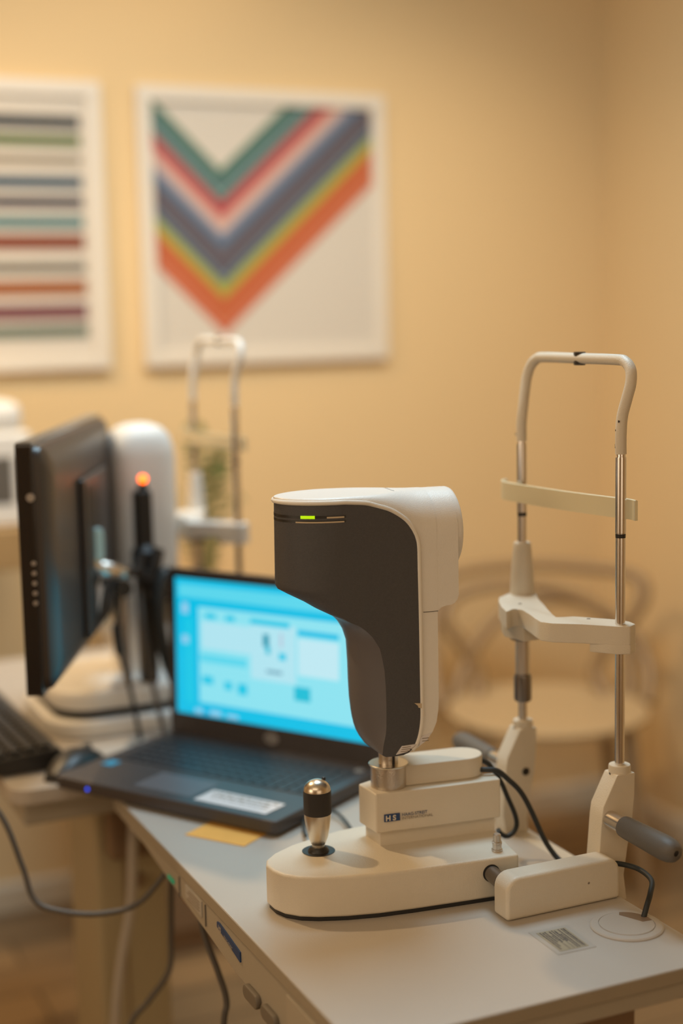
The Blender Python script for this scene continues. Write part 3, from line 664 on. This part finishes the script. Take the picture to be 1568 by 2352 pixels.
# ================================================================== CABLES AT THE SCANNER
def cable(name, label, P, r, m, group=None, n=12):
    b = B(); tube(b, P, r, n, 10); o = obj(name, b, m); tag(o, label, 'cable', group); return o
cable('cable', 'black cable from the scanner cover sweeping down behind the cream cover box',
      [(0.816, 1.448, 0.8695), (0.828, 1.441, 0.8695), (0.839, 1.438, 0.8672), (0.8520, 1.438, 0.8560), (0.8695, 1.437, 0.8375), (0.8840, 1.436, 0.8110), (0.897, 1.432, 0.779), (0.905, 1.425, 0.762), (0.908, 1.412, 0.7545), (0.905, 1.390, 0.7535)], 0.0032, M['rubber'])
cable('cable', 'black cable looping in a hook from the scanner block down to its base',
      [(0.822, 1.462, 0.8790), (0.840, 1.461, 0.8690), (0.8546, 1.460, 0.8483), (0.8652, 1.460, 0.8252), (0.8753, 1.460, 0.8021), (0.8776, 1.460, 0.7882), (0.8727, 1.460, 0.7798), (0.8637, 1.460, 0.7765), (0.8550, 1.459, 0.7820), (0.850, 1.456, 0.788)], 0.0030, M['rubber'])
cable('cable', 'black cable arching from the cream cover box into the table grommet',
      [(0.9085, 1.314, 0.7835), (0.9180, 1.310, 0.7845), (0.9300, 1.290, 0.7835), (0.9300, 1.265, 0.7795), (0.9180, 1.250, 0.7720), (0.9060, 1.2400, 0.7630), (0.8990, 1.2370, 0.7500)], 0.0030, M['rubber'])
cable('cable', 'thin black cable curling on the table behind the joystick',
      [(0.671, 1.620, 0.7575), (0.683, 1.655, 0.7575), (0.700, 1.685, 0.759), (0.724, 1.699, 0.760), (0.737, 1.687, 0.759), (0.739, 1.660, 0.7575), (0.731, 1.615, 0.7575)], 0.0022, M['rubber'])

# ================================================================== NOTE
nt_ = B(); prism(nt_, [(0.545, 1.714), (0.597, 1.640), (0.661, 1.684), (0.620, 1.745), (0.594, 1.746)], TZ + 0.0003, TZ + 0.0010, 'z')
o = obj('sticky_note', nt_, M['note'], None, smooth=0); tag(o, 'orange paper note lying on the table under the laptop edge', 'note')

# ================================================================== LAPTOP
LFL = Vector((0.440, 1.968, 0)); U = Vector((0.531, -0.847, 0)).normalized(); Vv = Vector((0.847, 0.531, 0)).normalized()
lt = thing('laptop', 'open black laptop with bright cyan screen resting across the table corner', 'laptop', (LFL.x, LFL.y, TZ), math.atan2(U.y, U.x))
LW, LD_, LT = 0.380, 0.258, 0.022      # in the laptop's own frame x = width, y = depth
b = B(); prism(b, rrect(0, LW, 0, LD_, 0.010, 5), 0.004, LT, 'z', 0.003, 3); bs = obj('base', b, M['laptop'], lt)
for x, y in ((0.03, 0.03), (LW - 0.03, 0.03), (0.03, LD_ - 0.03), (LW - 0.03, LD_ - 0.03)):
    b = B(); lathe(b, [(0.006, 0.0005), (0.006, 0.0045)], (x, y, 0), 14); obj('rubber_foot', b, M['black'], bs)
b = B()
kx0, kx1, ky0, ky1 = 0.024, LW - 0.020, 0.104, 0.216
for r in range(6):
    nk = 17; y0 = ky1 - (r + 1) * (ky1 - ky0) / 6
    for c in range(nk):
        x0 = kx0 + c * (kx1 - kx0) / nk
        if r == 5 and 3 <= c <= 7:
            if c == 3: box(b, x0, x0 + 5 * (kx1 - kx0) / nk - 0.003, y0, y0 + 0.0160, LT - 0.001, LT + 0.0016, 0.0006, 1)
            continue
        box(b, x0, x0 + (kx1 - kx0) / nk - 0.003, y0, y0 + 0.0160, LT - 0.001, LT + 0.0016, 0.0006, 1)
obj('keyboard', b, M['keys'], lt)
b = B(); prism(b, rrect(0.125, 0.225, 0.022, 0.085, 0.003, 3), LT - 0.0002, LT + 0.0003, 'z'); obj('touchpad', b, M['dark2'], lt)
b = B(); quad(b, (0.235, 0.016, LT + 0.0006), (0.352, 0.016, LT + 0.0006), (0.352, 0.060, LT + 0.0006), (0.235, 0.060, LT + 0.0006)); ps = obj('palm_rest_label', b, M['paper'], lt, smooth=0); tag(ps, 'white paper label on the palm rest')
b = B()
for rr_, (yy, hh) in enumerate(((0.050, 0.004), (0.041, 0.004), (0.033, 0.002))):
    x = 0.242 + 0.004 * rr_
    while x < 0.34:
        l = random.uniform(.004, .014); box(b, x, x + l, yy, yy + hh, LT + 0.0006, LT + 0.0008); x += l + 0.003
obj('label_print', b, M['grey'], ps, smooth=0)
b = B(); quad(b, (0.022, 0.070, LT + 0.0005), (0.042, 0.070, LT + 0.0005), (0.042, 0.092, LT + 0.0005), (0.022, 0.092, LT + 0.0005)); s2 = obj('badge_sticker', b, M['blue'], lt, smooth=0); tag(s2, 'small cyan blue sticker')
b = B(); lathe(b, [(0.007, LT), (0.007, LT + 0.001)], (0.358, 0.226, 0), 20); obj('power_button', b, M['silver'], lt)
b = B(); lathe(b, [(0.0025, 0), (0.0018, -0.001)], (0.062, -0.0003, 0.012), 12, 'y'); s3 = obj('status_led', b, M['led_b'], lt); tag(s3, 'tiny blue light on the front edge')
# lid, built flat then raised on its hinge
A_ = R(88.5); HY, HZ = LD_ - 0.008, LT - 0.004; LH = 0.257
def lidm(): return Matrix.Translation((0, HY, HZ)) @ Matrix.Rotation(A_, 4, 'X')
b = B(); prism(b, rrect(0.0, LW, 0.0, LH, 0.008, 4), -0.008, 0.0, 'z', 0.0015, 2); b.transform(lidm()); lid = obj('lid', b, M['laptop'], lt)
# (lid faces the keyboard: its inner side is +z before the hinge turn)
for x in (0.06, LW - 0.06):
    b = B(); lathe(b, [(0.006, x - 0.02), (0.006, x + 0.02)], (0, HY, HZ - 0.002), 18, 'x'); obj('hinge', b, M['black'], lt)
sx0, sx1, sy0, sy1 = 0.014, LW - 0.014, 0.036, LH - 0.014
SC = [((0, 192, 230), 1.0), ((90, 214, 236), 1.0), ((140, 226, 240), 1.0), ((176, 228, 240), 1.0), ((190, 232, 242), 1.0), ((20, 190, 215), 1.0), ((0, 150, 175), 1.0), ((120, 170, 190), 1.0), ((150, 205, 235), 1.0), ((20, 200, 230), 1.0), ((0, 180, 225), 1.0), ((185, 200, 220), 1.0)]
SM = [emit('screen_colour', srgb(*c), 1.0 * k) for c, k in SC]
def scr(bm, x0, x1, y0, y1, mi, lvl):
    W, H = sx1 - sx0, sy1 - sy0
    quad(bm, (sx0 + x0 * W, sy0 + y0 * H, 0.0003 + lvl * 0.00005), (sx0 + x1 * W, sy0 + y0 * H, 0.0003 + lvl * 0.00005), (sx0 + x1 * W, sy0 + y1 * H, 0.0003 + lvl * 0.00005), (sx0 + x0 * W, sy0 + y1 * H, 0.0003 + lvl * 0.00005), mi)
b = B()
scr(b, 0, 1, 0, 1, 0, 0); scr(b, 0.02, 1, 0.86, 0.955, 1, 1); scr(b, 0.125, 1, 0.10, 0.80, 2, 1)
scr(b, 0.14, 0.40, 0.50, 0.70, 3, 2); scr(b, 0.40, 0.63, 0.33, 0.74, 3, 2); scr(b, 0.64, 0.84, 0.40, 0.66, 4, 2)
scr(b, 0.13, 0.38, 0.40, 0.46, 1, 2); scr(b, 0.40, 0.60, 0.72, 0.76, 9, 3); scr(b, 0.16, 0.22, 0.72, 0.76, 9, 2); scr(b, 0.27, 0.32, 0.72, 0.76, 9, 2)
scr(b, 0.465, 0.495, 0.57, 0.66, 6, 3); scr(b, 0.478, 0.50, 0.52, 0.58, 5, 3); scr(b, 0.55, 0.565, 0.58, 0.68, 11, 3); scr(b, 0.545, 0.58, 0.49, 0.54, 9, 3)
scr(b, 0.48, 0.56, 0.385, 0.41, 7, 3); scr(b, 0.14, 0.20, 0.24, 0.30, 9, 2); scr(b, 0.26, 0.30, 0.22, 0.28, 9, 2); scr(b, 0.33, 0.38, 0.20, 0.28, 9, 2)
scr(b, 0.62, 0.70, 0.22, 0.32, 5, 2); scr(b, 0.64, 0.84, 0.68, 0.72, 0, 2)
scr(b, 0.035, 0.070, 0.74, 0.82, 8, 1); scr(b, 0.035, 0.070, 0.52, 0.58, 8, 1); scr(b, 0.05, 0.09, 0.08, 0.72, 9, 0.5)
scr(b, 0.10, 0.14, 0.015, 0.05, 8, 1); scr(b, 0.18, 0.24, 0.015, 0.05, 8, 1); scr(b, 0.145, 0.175, 0.0, 0.06, 10, 1); scr(b, 0.27, 0.33, 0.015, 0.04, 8, 1)
b.transform(lidm()); sc = obj('screen', b, SM, lt, smooth=0); tag(sc, 'glowing cyan display')
b = B(); prism(b, [(0.19 + 0.0125 * math.cos(t), 0.019 + 0.0085 * math.sin(t)) for t in [2 * PI * i / 28 for i in range(28)]], 0.0, 0.0004, 'z'); b.transform(lidm()); ml = obj('maker_emblem', b, M['silver'], lt); tag(ml, 'oval silver maker emblem under the display')
text('emblem_letters', 'DELL', 0.0085, M['black'], ml, lidm() @ Matrix.Translation((0.19, 0.0162, 0.0005)), align='CENTER')

# ================================================================== FAR TABLE WITH ITS INSTRUMENT
ft = thing('instrument_table', 'blurred pale instrument table at left carrying keyboard and white instrument', 'table', (0.5875, 2.40, 0))
FX0, FX1, FY0, FY1 = 0.385, 0.790, 1.985, 2.80
b = B(); prism(b, rrect(FX0, FX1, FY0, FY1, 0.03, 6), TZ - 0.022, TZ, 'z', 0.002, 2); obj('tabletop', b, M['top'], ft, True)
b = B(); box(b, FX0 + 0.02, FX1 - 0.02, FY0 + 0.03, FY1 - 0.03, TZ - 0.062, TZ - 0.0225, 0.004); obj('under_frame', b, M['apron'], ft, True)
b = B(); box(b, 0.533, 0.645, 2.125, 2.30, 0.05, TZ - 0.0625, 0.008); c_ = obj('column', b, M['column'], ft, True)
b = B(); box(b, 0.575, 0.577, 2.1235, 2.126, 0.05, 0.66); obj('column_joint', b, M['brown'], c_, True)
b = B(); box(b, 0.51, 0.67, 2.06, 2.36, 0.0, 0.05, 0.015); obj('foot', b, M['column'], ft, True)
b = B(); box(b, 0.545, 0.635, 2.085, 2.1245, 0.585, 0.6875, 0.01); lathe(b, [(0.016, 2.07), (0.016, 2.09)], (0.588, 0, 0.618), 20, 'y'); obj('tilt_lock', b, M['brown'], ft, True)
b = B(); lathe(b, [(0.010, 2.112), (0.012, 2.126)], (0.595, 0, 0.538), 18, 'y'); obj('height_knob', b, M['brown'], ft, True)

# white slit-lamp style instrument
si = thing('eye_instrument', 'blurred white upright eye instrument with orange light and black column behind monitor', 'eye instrument', (0.62, 2.31, TZ))
b = B(); prism(b, rrect(0.492, 0.735, 2.185, 2.455, 0.07, 8), TZ, 0.778, 'z', 0.006, 3); obj('base_plate', b, M['white'], si, True)
b = B(); prism(b, rrect(0.508, 0.722, 2.200, 2.442, 0.06, 8), 0.778, 0.788, 'z'); obj('base_gap', b, M['black'], si, True)
b = B(); prism(b, rrect(0.505, 0.727, 2.198, 2.445, 0.065, 8), 0.788, 0.824, 'z', 0.012, 4); obj('base_cover', b, M['white'], si, True)
b = B(); rings = []
tw = [(0.824, .053, .048), (0.86, .053, .048), (1.00, .054, .050), (1.12, .054, .050), (1.175, .054, .050), (1.198, .050, .047), (1.212, .044, .041), (1.222, .034, .033), (1.2275, .020, .021), (1.2295, .006, .007)]
for zz, hx_, hy_ in tw:
    rings.append([(0.683 + hx_ * math.copysign(abs(math.cos(t)) ** 0.55, math.cos(t)), 2.320 + hy_ * math.copysign(abs(math.sin(t)) ** 0.55, math.sin(t)), zz) for t in [2 * PI * (i + .5) / 36 for i in range(36)]])
loft(b, rings); tt = obj('white_tower', b, M['white'], si, True, 60)
b = B(); box(b, 0.641, 0.668, 2.200, 2.228, 0.824, 1.132, 0.006); lathe(b, [(0.016, 1.000), (0.021, 1.010), (0.021, 1.035), (0.013, 1.045)], (0.655, 2.212, 0), 20); kc = obj('black_column', b, M['black'], si, True)
b = B(); lathe(b, [(0.0062 * math.cos(t), 0.0062 * math.sin(t)) for t in [-PI / 2 * .98 + PI * .98 * i / 8 for i in range(9)]], (0.6545, 2.206, 1.149), 16); ol = obj('orange_lamp', b, M['led_o'], kc, True); tag(ol, 'glowing orange lamp')
b = B(); lathe(b, [(0.0075, 1.131), (0.0075, 1.1435)], (0.6545, 2.208, 0), 16); obj('lamp_socket', b, M['black'], kc, True)
b = B(); tube(b, [(0.671, 2.195, 1.038), (0.662, 2.188, 1.012), (0.655, 2.186, 0.985), (0.668, 2.19, 0.965), (0.690, 2.20, 0.972)], 0.011); obj('black_knob_arm', b, M['black'], si, True)
b = B(); tube(b, [(0.640, 2.196, 1.030), (0.637, 2.188, 1.010), (0.650, 2.186, 0.992)], 0.010); obj('black_lever', b, M['black'], si, True)
b = B(); tube(b, [(0.524, 2.080, 1.080), (0.529, 2.080, 1.062), (0.536, 2.082, 1.046), (0.553, 2.088, 1.030), (0.580, 2.115, 1.022), (0.612, 2.160, 1.012), (0.638, 2.192, 1.008)], 0.0085); obj('chrome_arm', b, M['chrome'], si, True)
b = B(); tube(b, [(0.610, 2.200, 1.000), (0.612, 2.20, 0.92), (0.618, 2.21, 0.83)], 0.008); obj('arm_post', b, M['steel'], si, True)
b = B(); tube(b, [(0.680, 2.200, 0.990), (0.690, 2.202, 0.960), (0.682, 2.21, 0.920)], 0.011); obj('cream_lever', b, M['cream'], si, True)
b = B(); lathe(b, [(0.0135, 2.165), (0.0145, 2.170), (0.0145, 2.184), (0.010, 2.188)], (0.606, 0, 0.986), 24, 'y'); obj('adjusting_knob', b, M['blackg'], si, True)
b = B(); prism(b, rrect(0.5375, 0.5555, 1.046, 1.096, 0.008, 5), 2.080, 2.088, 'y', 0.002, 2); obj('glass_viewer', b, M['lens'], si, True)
b = B(); box(b, 0.534, 0.547, 2.082, 2.088, 0.962, 1.012, 0.002, 2, (R(12), (0.54, 2.085, 0.985), 'Y')); tube(b, [(0.545, 2.085, 1.008), (0.552, 2.088, 1.028)], 0.0015); obj('paper_tag', b, M['paper'], si, True)

# monitor seen from behind, on a bracket held by that instrument
mdir = Vector((0.222, 0.487, 0)).normalized(); mang = math.atan2(mdir.y, mdir.x)
mo = thing('computer_monitor', 'black flat monitor seen from behind at left, turned almost edge on', 'monitor', (0.407, 1.860, 0.912), mang)
# own frame: x = along the width away from the camera, y = towards the screen side (left), z up
MW, MH = 0.538, 0.332
b = B(); prism(b, rrect(0, MW, 0, MH, 0.006, 3), 0.0, 0.022, 'y', 0.003, 2)
# rebuild as bezel slab in x-z
bz = obj('bezel', b, M['blackg'], mo)
b = B(); rings = []
for yy, ins in ((0.0, 0.005), (-0.008, 0.007), (-0.014, 0.016), (-0.018, 0.032), (-0.020, 0.050)):
    rings.append([(x, yy, z_) for x, z_ in rrect(ins, MW - ins, ins * 0.9, MH - ins * 0.9, 0.02, 4)])
loft(b, rings); bk = obj('rear_shell', b, M['monitor'], mo)
b = B(); box(b, 0.20, 0.40, -0.030, -0.019, 0.03, 0.262, 0.006); hub = obj('mount_housing', b, M['monitor'], mo)
b = B(); box(b, 0.225, 0.29, -0.0315, -0.029, 0.05, 0.25, 0.001, 1); obj('mount_recess', b, M['black'], hub)
b = B(); box(b, 0.012, MW - 0.012, 0.0215, 0.0225, 0.014, MH - 0.014); obj('display_panel', b, M['blackg'], mo)
for zz, rr_ in ((0.262, 0.0055), (0.125, 0.003), (0.138, 0.003), (0.151, 0.003), (0.164, 0.003), (0.177, 0.003)):
    b = B(); lathe(b, [(rr_, -0.0010), (rr_, 0.0004)], (-0.0002, 0.004, zz), 12, 'x'); obj('side_button', b, M['silver'], bz)
b = B(); tube(b, [(0.30, -0.030, 0.12), (0.305, -0.045, 0.115), (0.32, -0.060, 0.105)], 0.010); obj('arm_bracket', b, M['steel'], mo)

# keyboard and mouse on the far table
kb = thing('keyboard', 'black computer keyboard lying on the far table at left edge', 'keyboard', (0.392, 2.28, TZ), R(2))
b = B(); prism(b, [(-0.075, 0.002), (0.075, 0.002), (0.075, 0.028), (0.068, 0.032), (-0.070, 0.022), (-0.075, 0.016)], -0.222, 0.222, 'y', 0.002, 2); kbd = obj('case', b, M['black'], kb)
b = B()
for i in range(6):
    for j in range(21):
        x0 = -0.066 + i * 0.0218; y0 = -0.212 + j * 0.0202; zz = 0.0225 + (x0 + 0.07) * 0.0725
        box(b, x0, x0 + 0.018, y0, y0 + 0.0165, zz - 0.002, zz + 0.007, 0.0015, 1)
obj('keys', b, M['black'], kb)
ms = thing('computer_mouse', 'black mouse on the far table beside the laptop corner', 'mouse', (0.487, 2.035, TZ), R(-50))
b = B(); rings = []
for i in range(9):
    s = i / 8; y_ = -0.055 + 0.11 * s; wv = 0.031 * math.sin(PI * (0.08 + 0.84 * s)) ** 0.5; hv = 0.036 * math.sin(PI * (0.10 + 0.80 * s)) ** 0.8
    rings.append([(wv * math.cos(t), y_, max(0.001, hv * abs(math.sin(t)) ** 0.7 if math.sin(t) > 0 else 0.001)) for t in [2 * PI * k / 20 for k in range(20)]])
loft(b, rings); obj('mouse_body', b, M['black'], ms, smooth=50)
b = B(); lathe(b, [(0.008, -0.0035), (0.008, 0.0035)], (0, 0.028, 0.028), 16, 'x'); obj('scroll_wheel', b, M['grip'], ms)

# cables between
cable('cable', 'thin black cable with thick plug hanging in front of the far white instrument', [(0.602, 2.178, 0.975), (0.594, 2.165, 0.945), (0.590, 2.160, 0.925), (0.593, 2.155, 0.885), (0.603, 2.15, 0.84), (0.608, 2.14, 0.80), (0.612, 2.13, 0.755)], lambda t: 0.0072 if 0.28 < t < 0.5 else 0.0036, M['rubber'])
cable('cable', 'grey cable hanging right of the plugged one over the far table', [(0.637, 2.188, 0.985), (0.634, 2.17, 0.93), (0.637, 2.16, 0.885), (0.645, 2.155, 0.82), (0.648, 2.14, 0.785), (0.652, 2.13, 0.755)], 0.0042, M['cable'])
cable('cable', 'black cable bundle drooping beside the left side of the laptop lid', [(0.690, 2.185, 0.995), (0.672, 2.165, 1.004), (0.658, 2.155, 0.971), (0.655, 2.15, 0.924), (0.663, 2.15, 0.880), (0.678, 2.16, 0.839), (0.695, 2.165, 0.800), (0.70, 2.165, 0.765)], 0.010, M['rubber'])
cable('cable', 'dark cable swinging from left edge to the front table apron', [(0.30, 1.90, 0.82), (0.342, 1.854, 0.767), (0.363, 1.835, 0.70), (0.375, 1.823, 0.655), (0.409, 1.805, 0.640), (0.455, 1.785, 0.637), (0.500, 1.770, 0.650), (0.540, 1.755, 0.700)], 0.0038, M['cable'])
cable('cable', 'grey cable hanging under the front table and curving left to the floor', [(0.553, 1.80, 0.686), (0.559, 1.83, 0.62), (0.559, 1.837, 0.565), (0.553, 1.833, 0.518), (0.524, 1.84, 0.477), (0.500, 1.846, 0.447), (0.47, 1.85, 0.36), (0.46, 1.86, 0.15), (0.46, 1.87, 0.004)], 0.0042, M['cable'])
cable('cable', 'grey cable hanging under the front table just left of the buttons', [(0.541, 1.655, 0.712), (0.541, 1.645, 0.655), (0.552, 1.625, 0.605), (0.559, 1.616, 0.568), (0.553, 1.614, 0.530), (0.545, 1.615, 0.35), (0.54, 1.62, 0.004)], 0.0040, M['cable'])
b = B()
hp = catmull([(0.580, 2.075, 0.675), (0.574, 2.060, 0.63), (0.564, 2.051, 0.528), (0.546, 2.048, 0.45), (0.530, 2.040, 0.353), (0.52, 2.03, 0.20), (0.515, 2.02, 0.006)], 24)
N_ = len(hp); cnt = [0]
tube(b, hp, lambda t: 0.0085 if int(t * (N_ - 1)) % 2 else 0.0072, 14, smooth=False)
o = obj('spiral_hose', b, M['hose']); tag(o, 'pale ribbed cable hose hanging in front of the far table column', 'cable hose')

# ================================================================== BACK OF THE ROOM
b = B(); box(b, 0.0, 0.643, 3.02, YW - 0.001, 0.885, 0.972, 0.004); o = obj('wall_shelf', b, M['wood']); tag(o, 'thick tan wooden wall shelf under the white device at left edge', 'shelf')
pr_ = thing('desktop_printer', 'white boxy device with rounded top on the shelf at left edge', 'printer', (0.45, 3.15, 0.972))
b = B(); box(b, 0.22, 0.668, 3.04, 3.36, 0.972, 1.170, 0.012); box(b, 0.24, 0.655, 3.05, 3.35, 1.166, 1.232, 0.025, 4); obj('housing', b, M['white'], pr_, True)
b = B(); box(b, 0.56, 0.626, 3.0385, 3.045, 1.020, 1.120, 0.004, 2); obj('front_slot', b, M['grip'], pr_, True)
cb = thing('low_cabinet', 'brown low cabinet against the back wall behind the far table', 'cabinet', (1.07, 3.17, 0))
b = B(); box(b, 0.80, 1.34, 2.975, YW - 0.015, 0.0, 0.655, 0.004); obj('cabinet_body', b, M['brown'], cb, True)
b = B(); box(b, 0.79, 1.35, 2.955, YW - 0.013, 0.655, 0.675, 0.003); obj('cabinet_top', b, M['wood'], cb, True)
for x0, x1 in ((0.81, 1.065), (1.075, 1.33)):
    b = B(); box(b, x0, x1, 2.958, 2.976, 0.06, 0.645, 0.003); d_ = obj('door', b, M['brown'], cb, True)
    b = B(); xk = x1 - 0.03 if x0 < 0.9 else x0 + 0.03
    lathe(b, [(0.004, 2.945), (0.009, 2.94), (0.009, 2.93), (0.004, 2.926)], (xk, 0, 0.45), 14, 'y'); lathe(b, [(0.003, 2.944), (0.003, 2.959)], (xk, 0, 0.45), 10, 'y'); obj('knob', b, M['steel'], d_, True)
def frond(b, base, d, length, rise, leaf, n=18):
    d = Vector(d).normalized(); side = Vector((-d.y, d.x, 0))
    pts = [Vector(base) + d * length * s * 0.9 + Vector((0, 0, rise * math.sin(s * PI * 0.62))) for s in [i / n for i in range(n + 1)]]
    tube(b, pts, lambda t: 0.0022 * (1 - t * 0.7), 5, 1, smooth=False)
    for i in range(2, n + 1):
        s = i / n; T = (pts[i] - pts[i - 1]).normalized(); l = leaf * math.sin(PI * min(1, s * 0.8 + 0.15))
        for sg in (-1, 1):
            p = pts[i]; tip = p + side * sg * l + T * l * 0.45 - Vector((0, 0, l * 0.25)); wv = T * 0.006
            mid = (p + tip) / 2 + Vector((0, 0, 0.003))
            f = [b.verts.new(p), b.verts.new(mid + wv), b.verts.new(tip), b.verts.new(mid - wv)]; b.faces.new(f)
def plant(name, label, x, y, h, fr):
    t = thing(name, label, 'plant', (x, y, 0.675), 0, 'potted ferns on the low cabinet')
    b = B(); lathe(b, [(0.030, 0), (0.034, 0.002), (0.045, h), (0.041, h), (0.036, h - 0.012), (0.0005, h - 0.012)], (0, 0, 0), 28); obj('pot', b, M['pot'], t)
    b = B()
    for d, l, r_, lf in fr: frond(b, (0, 0, h - 0.015), d, l, r_, lf)
    obj('foliage', b, M['leaf'], t, smooth=0); return t
plant('potted_fern', 'green fern with upright fronds in front of the wall between white tower and chin rest', 1.075, 3.14, 0.11,
      [((-.3, -.2, 0), 0.06, 0.36, 0.035), ((.5, .1, 0), 0.10, 0.35, 0.045), ((.1, -.6, 0), 0.09, 0.30, 0.045), ((-.6, .2, 0), 0.12, 0.26, 0.04), ((.9, -.2, 0), 0.10, 0.22, 0.04), ((-.1, .3, 0), 0.04, 0.38, 0.04), ((-1, -.3, 0), 0.15, 0.18, 0.035), ((.3, -.3, 0), 0.05, 0.33, 0.05)])
plant('potted_fern', 'small low green fern seen under the monitor behind the far instrument', 0.855, 3.12, 0.05,
      [((-1, -.1, 0), 0.10, 0.10, 0.03), ((1, .1, 0), 0.09, 0.10, 0.03), ((0, -1, 0), 0.07, 0.08, 0.03), ((-.7, .6, 0), 0.10, 0.12, 0.03), ((.5, -.5, 0), 0.08, 0.13, 0.03)])

# chair: round seat, back of looping bands
vd = Vector((0.410, 0.912, 0)); sd = Vector((0.912, -0.410, 0))
CC = Vector((1.852, 2.935, 0))
ch = thing('round_chair', 'beige moulded chair with round seat and looping open backrest near the wall corner', 'chair', tuple(CC), math.atan2(sd.y, sd.x))
# own frame: x = right as seen, y = away from the camera (back of the chair)
b = B()
prof = [(0.001, 0.438), (0.15, 0.440), (0.205, 0.446), (0.232, 0.452), (0.240, 0.447), (0.238, 0.436), (0.20, 0.424), (0.10, 0.418), (0.001, 0.418)]
lathe(b, prof, (0, 0, 0), 56); obj('seat', b, M['chair'], ch)
b = B()
tube(b, [(-0.225, 0.06, 0.44), (-0.238, 0.12, 0.54), (-0.232, 0.19, 0.68), (-0.205, 0.225, 0.765), (-0.12, 0.25, 0.792), (0.0, 0.26, 0.798), (0.11, 0.25, 0.79), (0.205, 0.225, 0.775), (0.240, 0.20, 0.745), (0.225, 0.18, 0.68), (0.16, 0.18, 0.58), (0.13, 0.17, 0.50), (0.15, 0.13, 0.44)], 0.017, 14, 8)
tube(b, [(0.225, 0.06, 0.44), (0.240, 0.12, 0.52), (0.205, 0.18, 0.62), (0.08, 0.23, 0.715), (-0.06, 0.245, 0.745), (-0.17, 0.235, 0.72), (-0.205, 0.20, 0.66), (-0.16, 0.18, 0.57), (-0.135, 0.17, 0.50), (-0.14, 0.14, 0.44)], 0.017, 14, 8)
tube(b, [(-0.19, 0.13, 0.44), (-0.15, 0.19, 0.55), (-0.08, 0.225, 0.65), (0.03, 0.24, 0.70), (0.13, 0.23, 0.68), (0.19, 0.19, 0.60), (0.20, 0.14, 0.50), (0.19, 0.11, 0.44)], 0.016, 14, 8)
for v in b.verts: v.co.x *= 1.12; v.co.z = 0.44 + (v.co.z - 0.44) * 0.87
obj('backrest', b, M['chairb'], ch)
for sx_, sy_ in ((-1, -1), (1, -1), (-1, 1), (1, 1)):
    b = B(); tube(b, [(sx_ * 0.165, sy_ * 0.15, 0.43), (sx_ * 0.185, sy_ * 0.175, 0.22), (sx_ * 0.205, sy_ * 0.20, 0.0)], lambda t: 0.018 - 0.006 * t, 14); obj('leg', b, M['chair2'], ch)
